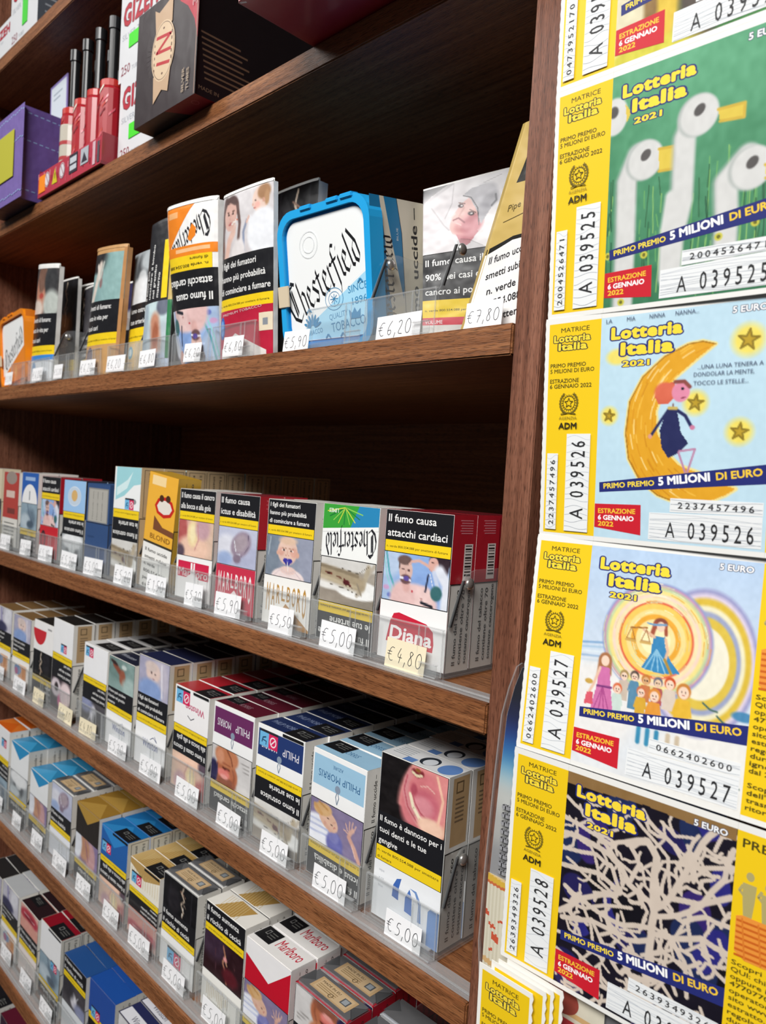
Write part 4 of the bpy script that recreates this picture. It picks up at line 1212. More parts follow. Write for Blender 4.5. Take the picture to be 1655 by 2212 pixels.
RED2, WH2 = ('b3202e', 'dedad4'), ('e9e6e1', 'dedad4')
LANES = [
 # shelf, left edge, top height, key, spec, packs behind, price, tag x0, tag x1
 ('C', -1.0735, -.0145, 'beige and blue pack at the far left', dict(custom=peach_art, side=('d6c9ae', 'd6c9ae')), 0, '', 0, 0),
 ('C', -1.0125, -.0175, 'brick red pack with a white foot', dict(custom=tob_art), 1, '5,50', -.999, -.966),
 ('C', -.9506, -.0158, 'blue pack with a white half circle', W('lung', 'teal', 'semi', 'A', 1), 1, '5,20', -.931, -.899),
 ('C', -.8886, -.0180, 'red footed pack with a dark seal', W('heart', 'hospital', 'seal', side=RED2, top='7a5a54'), 1, '5,10', -.874, -.836),
 ('C', -.8260, -.0196, 'pale blue pack with a golden crest', W('artery', 'greyman', 'crest', 'P', 1, side=('26262a', 'cfcac0'), top='3a4050'), 1, '5,20', -.812, -.773),
 ('C', -.7675, -.0205, 'navy pack showing a grey label', dict(custom=navy_side_art, side=('34507e', '34507e'), top='4a70a8'), 1, '5,00', -.754, -.712),
 ('C', -.7070, -.0016, 'tall white pack with an aqua wave', W('artery', 'foot', 'wave', 'P', 1, side=('cdb38c', 'cdb38c'), label='c8ad86', fl=(24, 31, 9), bg='f0f0ee'), 9, '5,20', -.686, -.650),
 ('C', -.5820, -.0168, 'pack warning of throat cancer', W('throat', 'mouth', 'marl_frame'), 1, '5,20', -.556, -.529),
 ('C', -.5202, -.0172, 'crimson footed pack with a brain scan', W('stroke', 'brain', 'marl_red', side=RED2, top='7a2a34'), 1, '5,90', -.510, -.475),
 ('C', -.4552, -.0180, 'pack with a baby sucking a dummy', W('kids', 'baby', 'marl_gold', res=.8), 1, '5,50', -.439, -.411),
 ('C', -.3926, -.0172, 'green topped pack standing upside down', W('artery', 'foot', 'chest_green', 'A', 1, res=.8), 1, '5,00', -.3815, -.3475),
 ('C', -.3325, -.0168, 'red topped pack with a hospital patient', W('heart', 'hospital', 'diana', side=RED2, top='6a1a22', res=.7), 2, '4,80', -.3195, -.2875),
 ('D', -1.0205, -.1870, 'orange footed pack at the left edge', W('quit', 'legs', 'orange', 'P', top='8a6a44'), 3, '4,90', -.998, -.968),
 ('D', -.9582, -.1880, 'orange footed pack with a grey face', W('womb', 'infant', 'orange', 'P', top='8a6a44'), 3, '5,00', -.934, -.897),
 ('D', -.8925, -.1835, 'white pack with a red fan', W('teeth', 'smoke', 'fan', 'A', 1, top='2a2826'), 2, '5,00', -.872, -.842),
 ('D', -.8375, -.1722, 'tall white pack with a pink picture', W('quit', 'pink', 'plain:f0f0f2', 'P', 1, fl=(22, 26, 8), top='232322', beige=1), 9, '4,80', -.801, -.766),
 ('D', -.7567, -.1837, 'white pack with a ghostly grey picture', W('quit', 'ghost', 'plain:f2f2f4', 'P', 1, fl=(3, 4, 9), top='e2e2e2', tax='black', taxp=(.3, .98, .15, .85)), 4, '4,80', -.747, -.709),
 ('D', -.7003, -.1852, 'white footed pack with a diseased liver', W('womb', 'liver', 'winston', 'P', top='23273a', topk='name', topt='Winston'), 4, '5,20', -.681, -.645),
 ('D', -.6401, -.1718, 'tall white footed pack with an infant', W('kids', 'infant', 'winston', 'P', top='23294a', side=('dcd6cc', 'dcd6cc'), beige=1), 9, '5,00', -.618, -.581),
 ('D', -.5735, -.1842, 'red topped pack warning of mouth cancer', W('throat', 'mouth', 'winston_red', 'P', 1, fl=(2, 3, 11), top='b3202e', tax='black', taxp=(.55, .98, .2, 1)), 4, '5,00', -.555, -.520),
 ('D', -.5125, -.1837, 'purple banded pack with a sore neck', W('heart', 'neck', 'pm_purple', 'A', 1, top='5a1a2a', topk='name', topt='PHILIP MORRIS', topc='9a7a84', tax='black', taxp=(.02, .36, .1, .6), res=.9), 5, '5,00', -.492, -.461),
 ('D', -.4530, -.1849, 'navy banded pack warning of blocked arteries', W('artery', 'foot', 'pm_navy', 'P', 1, fl=(3, 5, 10.5), top='22305a', topk='name', topt='PHILIP MORRIS', topc='8a98b8', tax='black', taxp=(.55, .97, .25, 1), res=.9), 5, '5,00', -.434, -.403),
 ('D', -.3882, -.1840, 'light blue banded pack with a collapsed person', W('stroke', 'person', 'pm_light', 'A', 1, side=WH2, top='9cc4de', topk='name', topt='PHILIP MORRIS', topc='3f6f9a', tax='black', taxp=(.02, .4, 0, .7), res=.75), 5, '5,00', -.374, -.342),
 ('D', -.3235, -.1680, 'tall pack with diseased teeth and blue shapes', W('teeth', 'gum', 'nine', 'P', sm=1, y=[0, .36, .565, .655, 1], top='d9dadb', topk='nine', side=('d8d6d1', 'b9b6b0'), beige=1, res=.7), 5, '5,00', -.3055, -.2765),
 ('E', -1.0080, -.3350, 'orange topped white pack', W('quit', 'teal', 'plain:efeff1', 'P', 1, fl=(26, 14, 9), top='e0762a', topk='tri', topc='d8641e'), 2, '4,90', -.985, -.955),
 ('E', -.9490, -.3420, 'left white pack with a bright blue top', W('heart', 'greyman', 'chev2:eceef0:2a8ec4', 'A', 1, top='2a86b4', topk='tri', topc='3fa2d4', side=('d6d3cc', 'd6d3cc')), 3, '4,90', -.919, -.893),
 ('E', -.8850, -.3560, 'right white pack with a bright blue top', W('stroke', 'purplearm', 'chev2:eceef0:2a8ec4', 'A', 1, top='2a86b4', topk='tri', topc='3fa2d4', side=('d6d3cc', 'd6d3cc')), 3, '4,90', -.859, -.829),
 ('E', -.8235, -.3510, 'white footed pack with a head scan', W('stroke', 'brain', 'plain:e6e8ee', 'P', top='a4a29c', tax='beige', soft=1), 4, '5,20', -.798, -.764),
 ('E', -.7575, -.3510, 'gold and dark brown pack', W('heart', 'purplearm', 'chev2:2a2420:b08a3c', 'A', 1, top='9a7430', topk='tri', topc='b48e44', base='8a6a34'), 4, '5,20', -.738, -.706),
 ('E', -.6990, -.3528, 'bright blue pack with pictograms', W('throat', 'mouth', 'chev2:235fa8:2f86cc', 'P', 1, fl=(3, 15, 9), top='1f6fae', topk='tri', topc='2f86c4', tax='black', taxp=(.45, .98, .4, 1), side=('d9d4c6', 'd9d4c6'), label='dcd7c8', base='2a6ab0'), 4, '5,00', -.676, -.645),
 ('E', -.6375, -.3610, 'gold and white pack with pictograms', W('womb', 'redlips', 'goldlines', 'P', 1, fl=(4, 12, 9), top='c4a468', topk='lines', tax='black', taxp=(.5, .98, .3, 1)), 5, '5,00', -.623, -.585),
 ('E', -.5765, -.3500, 'silver topped pack with white smoke', W('blind', 'smoke', 'plain:efefee', 'P', fl=(12, 61, 11), top='aeb2b8', side=('e2dfd8', 'e2dfd8'), tax='beige', soft=1), 1, '5,00', -.561, -.526),
 ('E', -.5090, -.3450, 'white pack warning of blindness', W('blind', 'blood', 'marl_white', 'A', 0, top='e9e6de', topk='lines', y=[0, .2, .27, .64, 1]), 2, '5,00', -.498, -.466),
 ('E', -.4524, -.3480, 'red and white chevron pack', W('stroke', 'person', 'chevron:c4142c', 'A', 1, top='e9e7e4', topk='marl', tax='black', taxp=(.02, .36, .05, .75), base='e9e7e4', side=('efefec', 'e2e0dc'), res=.9), 3, '', 0, 0),
 ('E', -.3931, -.3525, 'red soft pack with a sore neck', W('throat', 'neck', 'plain:c4142c', 'P', soft=1, tax='beige', side=('a8182a', 'a8182a'), base='a8182a', top='aeb2b8'), 4, '', 0, 0),
 ('E', -.3310, -.3525, 'silver topped soft pack beside the post', W('lung', 'lungs', 'plain:8f9296', 'P', soft=1, side=('a8aaae', 'a8aaae'), base='a8aaae', top='aeb2b8'), 1, '', 0, 0),
 ('F', -1.0190, -.5230, 'lilac pack on the bottom left shelf', W('quit', 'infant', 'plain:c8c4d4', 'P', top='2a2828'), 1, '', 0, 0),
 ('F', -.9572, -.5190, 'pack with a pictogram strip and blue picture', W('teeth', 'legs', 'orange', 'P', top='b8babc'), 1, '5,00', -.937, -.905),
 ('F', -.8975, -.5190, 'white pack with a red lips picture', W('throat', 'redlips', 'plain:e6dcd8', 'P', top='2a1a1e', tax='black', taxp=(.02, .5, .1, .6)), 2, '5,00', -.874, -.842),
 ('F', -.8360, -.5130, 'white pack with a red top and pictograms', W('heart', 'teal', 'plain:efeff1', 'A', 1, fl=(30, 33, 8), top='8a1424', tax='black', taxp=(.4, .98, .3, 1), side=('dcd8cc', 'dcd8cc'), label='dcd8cc'), 2, '5,20', -.815, -.783),
 ('F', -.7716, -.5200, 'dark text pack with a blue top', W('blind', 'ghost', 'plain:d8dce0', 'A', 0, top='26508c', base='26508c'), 3, '5,20', -.752, -.720),
 ('F', -.7090, -.5140, 'royal blue pack at the bottom', W('quit', 'teal', 'plain:2a50a0', 'P', 1, fl=(6, 26, 9), top='2050a0', base='2a4a94', side=('e2e0d8', 'e2e0d8')), 2, '', 0, 0),
 ('F', -.6470, -.5150, 'dark purple pack with white lettered top', W('lung', 'lungs', 'plain:3a2a44', 'P', top='2a2e56', topk='band', base='3a2a44'), 2, '', 0, 0),
 ('G', -1.0100, -.6840, 'black topped pack on the lowest shelf', W('quit', 'smoke', 'plain:2a2a30', 'P', top='1d1c20', tax='black', base='2a2a30'), 2, '', 0, 0),
 ('G', -.9480, -.6845, 'left maroon topped pack on the lowest shelf', W('heart', 'blood', 'plain:4a1424', 'P', top='5a1a2c', base='3a1420'), 2, '', 0, 0),
 ('G', -.8860, -.6840, 'right maroon topped pack on the lowest shelf', W('lung', 'blood', 'plain:4a1424', 'P', top='541628', base='3a1420'), 2, '', 0, 0),
 ('F', -.5860, -.5160, 'dark pack lowest beside the royal blue one', W('kids', 'baby', 'plain:2a2430', 'P', top='2a2e56', topk='band', base='2a2430'), 1, '', 0, 0),
]

for sh_, x_, zt_, key_, spec_, nb_, price_, t0_, t1_ in LANES:
    zb_ = SH[sh_] + .0037
    h_ = zt_ - zb_
    yaw_ = math.radians(rnd.uniform(-1.2, 1.2))
    y0_ = LIP_Y + .0022
    first = make_pack(key_, spec_, key_ + ', at the front of its lane', h=h_)
    first.location = (x_, y0_, H + zb_)
    first.rotation_euler = (math.radians(-.6), 0, yaw_)
    first['group'] = 'cigarette packs on display'
    for i_ in range(nb_):
        dup(first, (x_ + rnd.uniform(-.0012, .0012), y0_ + .0006 + (PD + .0008) * (i_ + 1), H + zb_), ORD[i_] + ' pack in line behind the ' + key_, 'cigarette packs on display', (0, 0, math.radians(rnd.uniform(-.8, .8))))
    tray(x_ - .0022, sh_, 'clear plastic tray under the ' + key_)
    if price_:
        cream_ = key_.startswith(('tall white pack with a pink', 'white pack with a ghostly', 'white pack with a red fan', 'red topped pack with a hosp'))
        price_tag(t0_, t1_, sh_, price_, 'handwritten ' + price_ + ' tag in front of the ' + key_, hgt={'C': .0175, 'D': .0160, 'E': .0165, 'F': .0160}[sh_] + rnd.uniform(-.0008, .0008), cream=cream_, tilt=rnd.uniform(-1.5, 1.5))

# the leaning pack of cigarillos in its own lane
cg = make_pack('blond', dict(custom=blond_art, side=('c29a34', 'c29a34'), base='d6a83a', top='d6a83a'), 'yellow cigarillo pack leaning left over a white health notice', w=.052, h=.106)
cg.location = (-.650, LIP_Y + .004, H + SH['C'] + .0037)
cg.rotation_euler = (0, math.radians(6), 0)
cg['category'] = 'cigarillo pack'
tray(-.6450, 'C', 'clear plastic tray under the leaning yellow cigarillo pack')
price_tag(-.622, -.588, 'C', '1,50', 'handwritten 1,50 tag in front of the yellow cigarillo pack', hgt=.0170)
# ------------------------------------------------------------------ pouches, tins and boxes on the upper shelves
def refine(arr, mx):
    P, C, L = arr
    for _ in range(6):
        e = np.max(np.stack([np.hypot(*(P[:, i] - P[:, (i + 1) % 3]).T) for i in range(3)]), 0)
        big = e > mx
        if not big.any():
            break
        p, c, l = P[big], C[big], L[big]
        m = [(p[:, i] + p[:, (i + 1) % 3]) / 2 for i in range(3)]
        k = [(c[:, i] + c[:, (i + 1) % 3]) / 2 for i in range(3)]
        nP = [np.stack(t, 1) for t in ((p[:, 0], m[0], m[2]), (m[0], p[:, 1], m[1]), (m[2], m[1], p[:, 2]), (m[0], m[1], m[2]))]
        nC = [np.stack(t, 1) for t in ((c[:, 0], k[0], k[2]), (k[0], c[:, 1], k[1]), (k[2], k[1], c[:, 2]), (k[0], k[1], k[2]))]
        P = np.concatenate([P[~big]] + nP)
        C = np.concatenate([C[~big]] + nC)
        L = np.concatenate([L[~big]] + [l] * 4)
    return P, C, L


def pouch(name, cat, label, q, art, wh, thick=.012, bulge=.004, edge='e8e6e2', wav=.0, group='tobacco pouches on the upper shelf', flap=None):
    """A soft folded pouch: bulging front, rounded edges, printed film."""
    TL, TR, BL, BR = [np.array(p, float) + np.array([0, 0, H]) for p in q]
    w, h = wh

    def base(u, v):
        u, v = u[..., None], v[..., None]
        return TL * (1 - u) * (1 - v) + TR * u * (1 - v) + BL * (1 - u) * v + BR * u * v
    nrm = np.cross(TR - TL, TL - BL)
    nrm /= np.linalg.norm(nrm)
    if nrm[1] > 0:
        nrm = -nrm

    def bul(u, v):
        return bulge * (np.clip(4 * u * (1 - u), 0, 1) ** .6) * (.55 + .45 * np.clip(4 * v * (1 - v), 0, 1) ** .5) + wav * np.sin(u * 7 + 1.3) * np.sin(v * 5)

    def fn(x, y, lift):
        u, v = x / w, y / h
        return base(u, v) + (bul(u, v) + lift * 3)[..., None] * nrm
    root = thing(name, label, cat, tuple((BL + BR) / 2), group=group)
    o0 = (BL + BR) / 2
    N = 14
    us, vs = np.linspace(0, 1, N), np.linspace(0, 1, N)
    U, V = np.meshgrid(us, vs)
    Fr = base(U, V) + bul(U, V)[..., None] * nrm - o0
    Bk = base(U, V) - (thick - bulge * .3 + bul(U, V) * .5)[..., None] * nrm - o0
    Q = []
    for i in range(N - 1):
        for j in range(N - 1):
            Q.append([Fr[j + 1, i], Fr[j + 1, i + 1], Fr[j, i + 1], Fr[j, i]])
            Q.append([Bk[j, i], Bk[j, i + 1], Bk[j + 1, i + 1], Bk[j + 1, i]])
    for i in range(N - 1):
        Q.append([Fr[0, i], Fr[0, i + 1], Bk[0, i + 1], Bk[0, i]])
        Q.append([Bk[-1, i], Bk[-1, i + 1], Fr[-1, i + 1], Fr[-1, i]])
        Q.append([Bk[i, 0], Bk[i + 1, 0], Fr[i + 1, 0], Fr[i, 0]])
        Q.append([Fr[i, -1], Fr[i + 1, -1], Bk[i + 1, -1], Bk[i, -1]])
    m = MB().quads(np.array(Q), edge)
    arr = refine(art.arrays(), 5.0)
    m.art(None, lambda x, y, l: fn(x, y, l + EPS * 6) - o0, arrays=arr)
    m.build('pouch_body', FILM, root)
    if flap:
        a2, dz = flap
        k = MB().quads(np.array([[Fr[0, i] + nrm * .0008, Fr[0, i + 1] + nrm * .0008, Fr[0, i + 1] + nrm * .0004 + np.array([0, 0, dz]), Fr[0, i] + nrm * .0004 + np.array([0, 0, dz])] for i in range(N - 1)]), a2)
        k.quads(np.array([[Fr[0, i + 1] - nrm * .0008, Fr[0, i] - nrm * .0008, Fr[0, i] - nrm * .0006 + np.array([0, 0, dz]), Fr[0, i + 1] - nrm * .0006 + np.array([0, 0, dz])] for i in range(N - 1)]), a2)
        k.build('top_seam', FILM, root)
    return root


def bands(w, h, L):
    """Art from top to bottom: (fraction end, kind, ...)"""
    a = Art()
    y = 0
    for end, k, *r in L:
        y1 = end * h
        if k == 'c':
            a.rect(0, y, w, y1, r[0])
        elif k == 'ph':
            a.grid(0, y, w, y1, photo(r[0], w, y1 - y, 1.0))
        elif k == 'w':
            a.rect(0, y, w, y1, BLK)
            warn_lines(a, _wtext[r[0]], 0, y + 1, y1 - 1, w)
        elif k == 'y':
            a.rect(0, y, w, y1, YEL)
            a.text('n. verde 800.554.088 per smettere di fumare', 2, y + (y1 - y) * .65, 1.6, '3a3414', width=w - 5, bold=.006)
        y = y1
    return a


# blue and orange tobacco tins
def rr(x0, z0, x1, z1, r, n=7):
    p = []
    for cx, cz, a0 in ((x1 - r, z1 - r, 0), (x0 + r, z1 - r, 90), (x0 + r, z0 + r, 180), (x1 - r, z0 + r, 270)):
        for i in range(n):
            t = math.radians(a0 + 90 * i / (n - 1))
            p.append((cx + r * math.cos(t), cz + r * math.sin(t)))
    return p


def frame(m, po, pi, y0, y1, col):
    n = len(po)
    Q = []
    for i in range(n):
        a, b, c, d = po[i], po[(i + 1) % n], pi[(i + 1) % n], pi[i]
        Q += [[(d[0], y0, d[1]), (c[0], y0, c[1]), (b[0], y0, b[1]), (a[0], y0, a[1])],
              [(a[0], y1, a[1]), (b[0], y1, b[1]), (c[0], y1, c[1]), (d[0], y1, d[1])],
              [(a[0], y0, a[1]), (b[0], y0, b[1]), (b[0], y1, b[1]), (a[0], y1, a[1])],
              [(d[0], y1, d[1]), (c[0], y1, c[1]), (c[0], y0, c[1]), (d[0], y0, d[1])]]
    return m.quads(np.array(Q), col)


def tin(label, w, h, d, c1, c2, panel, side, loc, rot):
    t = thing('tobacco_tin', label, 'tobacco tin', loc, rot)
    r = .017
    body = MB().prism(rr(.0015, .0015, w - .0015, h - .0015, r - .001), .011, d, c2)
    body.art(side, plane((w - .0015, .002, h), (0, 1, 0), (0, 0, -1), (1, 0, 0)))
    body.build('tub', PLASTIC, t)
    lid = MB().prism(rr(.004, .004, w - .004, h - .004, r - .003), .0035, .0112, c2)
    frame(lid, rr(0, 0, w, h, r), rr(.0055, .0055, w - .0055, h - .0055, r - .004), 0, .012, c1)
    for x in (.028, .056, .07):
        lid.box((x, -.0012, h - .0025), (x + .012, .006, h + .0008), c1, .0006)
    lid.box((.03, -.0014, .0004), (w - .03, .004, .006), c2, .0008)
    lo = lid.build('lid', PLASTIC, t)
    pp = rr(.0075, .0085, w - .0075, h - .0075, r - .006)
    pm = MB().prism(pp, .0028, .0034, 'f2f4f4')
    pm.art(panel, plane((0, .0028, h), (1, 0, 0), (0, 0, -1), (0, -1, 0)))
    pm.build('printed_panel', PAPER, lo)
    q = MB()
    q.box((-.0012, -.0012, h * .34), (.0105, .0002, h * .49), 'd8c8ac', .0002).box((-.0014, -.0010, h * .34), (-.0002, .03, h * .49), 'd8c8ac', .0002)
    q.build('tax_strip', PAPER, t)
    return t


def tin_panel(w, h, sky, ink):
    a = Art()
    a.poly([(8, h - 9), (w - 8, h * .5), (w - 8, h - 12), (w - 12, h - 8.8), (14, h - 8.8)], sky)
    a.line([(8, h - 11), (w - 8, h * .48)], 1.2, 'f4f6f6')
    put_black(a, 'Chesterfield', w * .125, h * .79, w * .86, h * .155, '1c1c20', rot=-26.5, shear=0, w=.17)
    for j, (t, x, y, c, ww) in enumerate((('SINCE', .73, .63, .05, .2), ('1896', .77, .71, .05, .15), ('QUALITY', .52, .79, .04, .2), ('TOBACCO', .54, .875, .065, .36), ('TOBACCO', .24, .885, .035, .2))):
        a.text(t, w * x, h * y, h * c, ink, width=w * ww, bold=.002, rot=-6)
    a.ring(w * .58, h * .65, w * .095, h * .075, .5, ink, 24).ring(w * .58, h * .65, w * .06, h * .05, .4, ink, 16)
    for i in range(8):
        t = i * .785
        a.line([(w * .58, h * .65), (w * .58 + 4 * math.cos(t), h * .65 + 3.4 * math.sin(t))], .5, ink)
    a.poly([(w * .74, h * .8), (w * .73, h * .735), (w * .765, h * .76), (w * .79, h * .725), (w * .815, h * .76), (w * .85, h * .735), (w * .845, h * .8)], ink)
    for i in range(7):
        t = math.radians(200 + i * 23)
        a.ell(w * .33 + 6 * math.cos(t), h * .83 + 6 * math.sin(t), 4, 1.1, ink, rot=math.degrees(t))
    for x, y in ((.3, .71), (.5, .9), (.66, .9), (.2, .88), (.86, .56)):
        for i in range(3):
            a.ell(w * x + (i - 1) * 1.6, h * y - (i % 2) * 1.2, 1.4, .6, ink, rot=40 * (i - 1))
    a.ring(w * .33, h * .25, w * .1, h * .09, .35, 'dde1e2', 24).ring(w * .33, h * .25, w * .065, h * .055, .35, 'e0e4e5', 16)
    return a


def tin_side(d, h, c, beige):
    a = Art()
    a.rect(0, 3, d, h - 3, beige)
    a.poly([(0, 3), (9, 3), (13, h * .3), (15, h * .62), (20, h * .9), (22, h - 3), (0, h - 3)], c)
    a.poly([(13, 3), (25, 3), (29, h * .25), (30, h * .6), (29, h * .68), (19, h * .3)], c)
    a.line([(25, 3), (29, h * .25), (30.5, h * .7), (31, h - 3)], .5, '2c2c30')
    put_black(a, 'Chesterfield', 20.5, h * .93, h * .66, 7.6, '1c1c20', rot=-91, w=.18)
    a.text('TOBACCO', 8.5, h * .58, 1.6, 'cfdde4', width=13, rot=-90).text('BLUE', 25.5, h * .3, 1.7, 'cfdde4', width=8, rot=-90)
    a.text('Il fumo uccide \u2013', 44, h * .97, 6.2, '25242a', width=h * .9, bold=.02, rot=-90)
    a.rect(d - 8, 3, d, h - 3, 'c9bda6')
    return a


tw_, th_ = .0968, .0985
tin('bright blue tobacco tub with a slanting gothic name, leaning on the upper shelf', tw_, th_, .078, '27a6e6', '1580c2', tin_panel(96.8, 98.5, 'a6d9f2', '3a86b4'), tin_side(67, 98.5, '2379aa', 'd8d0be'), (-.4580, .3440, H + .0890), (math.radians(9.3), math.radians(1.0), 0))
a_ = Art().poly([(8, 74), (132, 40), (132, 82), (8, 82)], 'ec8a2a')
put_black(a_, 'Chesterfield', 20, 66, 104, 13, '3a4048', rot=-16)
a_.poly([(70, 70), (78, 62), (84, 72), (78, 78)], 'f4a84a')
tin('orange tobacco tub at the far left of the upper shelf', .1400, .0905, .07, 'ee8a1a', 'd87412', a_, Art().rect(0, 3, 55, 87, 'd9cdb4').rect(0, 3, 20, 87, 'd87412'), (-1.0830, .3500, H + .0885), (math.radians(4), 0, math.radians(-7)))

# pouches, left to right
UP = 'tobacco pouches on the upper shelf'
a_ = bands(62, 118, [(.40, 'ph', 'greywoman'), (.675, 'w', 'quit'), (.755, 'y'), (.80, 'c', '3a86d2'), (1, 'c', 'eceef2')])
a_.ell(16, 102, 6, 6, '8fb4d8').rect(0, 0, 62, 2, 'e9e7e4')
pouch('tobacco_pouch', 'tobacco pouch', 'white edged pouch with a smoking woman, beside the orange tub', ((-.9244, .335, .2227), (-.8633, .335, .2149), (-.9465, .338, .0880), (-.8780, .338, .0880)), a_, (62, 118), .006, .004, flap=('ecebe8', .003))
for i, (x, zt, y0) in enumerate(((-.878, .211, .362), (-.862, .205, .375), (-.846, .202, .388))):
    a_ = bands(62, 110, [(.45, 'ph', 'smoke'), (.75, 'w', 'lung'), (.85, 'y'), (1, 'c', 'c9a678')])
    pouch('tobacco_pouch', 'tobacco pouch', ('first', 'second', 'third')[i] + ' dark pouch with a pale edge, behind the smoking woman pouch', ((x - .06, y0, zt), (x, y0, zt - .001), (x - .066, y0 + .002, .0870), (x - .006, y0 + .002, .0870)), a_, (62, 110), .005, .003, edge='dedcd8', flap=('e6e4e0', .002))
for i, (x, zt) in enumerate(((-.838, .199), (-.816, .198))):
    a_ = bands(62, 110, [(.45, 'ph', ('ghost', 'neck')[i]), (.72, 'w', ('womb', 'heart')[i]), (.84, 'y'), (1, 'c', 'b4b8c0')])
    pouch('tobacco_pouch', 'tobacco pouch', ('left', 'right')[i] + ' dim grey pouch behind the tan pouch with praying hands', ((x - .042, .372 + .016 * i, zt), (x + .02, .372 + .016 * i, zt + .001), (x - .05, .374 + .016 * i, .0870), (x + .012, .374 + .016 * i, .0870)), a_, (62, 110), .005, .003, edge='dedcd8', flap=('e6e4e0', .002))
a_ = bands(70, 122, [(.03, 'c', 'c89a66'), (.40, 'ph', 'hand'), (.66, 'w', 'quit'), (.75, 'y'), (1, 'c', 'c89c68')])
a_.ell(16, 103, 7, 10, '6e6078').ell(16, 103, 4.5, 7, '8a7a80').rect(66, 0, 70, 122, 'b98656')
pouch('tobacco_pouch', 'tobacco pouch', 'tan pouch with praying hands and a purple oval', ((-.7673, .335, .2140), (-.7000, .335, .2079), (-.7948, .338, .0880), (-.7167, .338, .0880)), a_, (70, 122), .006, .005, edge='b98656', flap=('c89a66', .003))
a_ = bands(56, 114, [(.42, 'ph', 'greyman'), (.62, 'w', 'artery'), (.74, 'y'), (1, 'c', 'd9bf92')])
a_.ell(14, 93, 6, 6, '7fb0c4').ell(14, 93, 3.5, 3.5, 'd0e0e4')
pouch('tobacco_pouch', 'tobacco pouch', 'grey and tan pouch half hidden by the curved black one', ((-.7150, .350, .2050), (-.6640, .350, .2060), (-.7250, .350, .0880), (-.6700, .350, .0880)), a_, (56, 114), .006, .004)
a_ = Art(sub=6).rect(0, 0, 50, 120, '26262a')
a_.grid(0, 66, 50, 120, photo('arm', 50, 54, 1))
a_.rect(36, 18, 44, 64, YEL)
for i_, t_ in enumerate(('Il fumo pu\u00f2', 'uccidere il bimbo', 'nel grembo', 'materno')):
    a_.text(t_, 9 + 7.5 * i_, 63, 4, WHT, width=(24, 44, 27, 20)[i_], bold=.014, rot=-87)
a_.rect(46, 30, 50, 66, 'c8ae6a').rect(46, 66, 50, 112, '2f7a4c')
pouch('tobacco_pouch', 'tobacco pouch', 'black topped pouch with its warning printed sideways', ((-.6560, .336, .2190), (-.6180, .340, .2230), (-.6690, .338, .0880), (-.6180, .338, .0880)), a_, (50, 120), .006, .005, edge='3a3a3a')
a_ = Art(sub=8).rect(0, 0, 80, 130, 'f1f0ee')
a_.poly([(0, 0), (52, 0), (0, 42)], 'ee8622').rect(8, 4, 26, 9, 'f2b478')
b_ = Art()
put_black(b_, 'Chesterfield', 4, 14, 64, 11, '24242a', rot=-25, w=.22)
a_.put(b_, lambda P: np.array([74, 20]) - P)
a_.poly([(50, 16), (56, 20), (55, 26), (47, 30), (43, 28), (46, 21)], 'ee8622')
a_.rect(0, 33, 80, 41, 'ee8622').rect(22, 35, 74, 38, 'f4c08c')
a_.rect(0, 41, 76, 53, YEL).rect(0, 53, 80, 84, BLK)
for t_, y_, x_, c_, w_ in (('di fumare', 43, 72, 2.6, 26), ('n. verde 800.554.088', 48, 72, 2.6, 64)):
    a_.text(t_, x_, y_, c_, '2a2718', width=w_, bold=.01, rot=180)
for t_, y_, w_ in (('attacchi cardiaci', 60, 70), ('Il fumo causa', 72, 58)):
    a_.text(t_, 76, y_, 6.6, WHT, width=w_, bold=.02, rot=180)
a_.grid(0, 84, 80, 130, photo('hospital', 80, 46, .8)[::-1, ::-1])
pouch('tobacco_pouch', 'tobacco pouch', 'orange and white pouch standing upside down with a gothic name', ((-.6085, .325, .2190), (-.5291, .325, .2128), (-.6028, .340, .0880), (-.5376, .340, .0880)), a_, (80, 130), .008, .008, edge='f1f0ee', wav=.0006, flap=('f1f0ee', .003))
a_ = bands(66, 122, [(.37, 'ph', 'motherbaby'), (.62, 'w', 'kids'), (.69, 'y'), (1, 'c', 'b8203c')])
a_.poly([(4, 113), (24, 102), (60, 117), (60, 122), (4, 122)], 'e6e4e0')
a_.ell(5, 97, 4, 8.5, '2a64b4').ell(5, 97, 2.5, 6, '6fa0dc').rect(53, 90, 66, 103, 'e4d6bc').rect(57, 94, 62, 99, '8a9098')
a_.text('PREMIUM TOBACCO', 6, 88.4, 1.9, 'e8c4c8', width=50, rot=-3)
pouch('tobacco_pouch', 'tobacco pouch', 'red footed pouch with a smoking mother and baby', ((-.5236, .327, .2122), (-.4592, .327, .2115), (-.5370, .340, .0880), (-.4657, .340, .0880)), a_, (66, 122), .005, .004, edge='ecebe8', flap=('f0efec', .0022))
a_ = bands(62, 116, [(.4, 'ph', 'smoke'), (1, 'c', '2a2a2c')])
pouch('tobacco_pouch', 'tobacco pouch', 'dark white rimmed pouch glimpsed behind the blue tub', ((-.538, .385, .2350), (-.4795, .385, .2350), (-.538, .385, .0880), (-.4795, .385, .0880)), a_, (62, 116), .010, .003, edge='ecebe8', flap=('f0efec', .0022))
a_ = bands(63.5, 118, [(.012, 'c', 'efedea'), (.41, 'ph', 'beanie'), (.69, 'w', 'lung'), (.795, 'y'), (.84, 'c', 'd23a4c'), (1, 'c', 'dcd8d2')])
a_.text('VOLUME', 2, 98.2, 2.6, 'f2dede', width=14, bold=.02)
a_.line([(3, 113), (9, 107), (18, 104), (28, 106)], 1.6, '2a3c86')
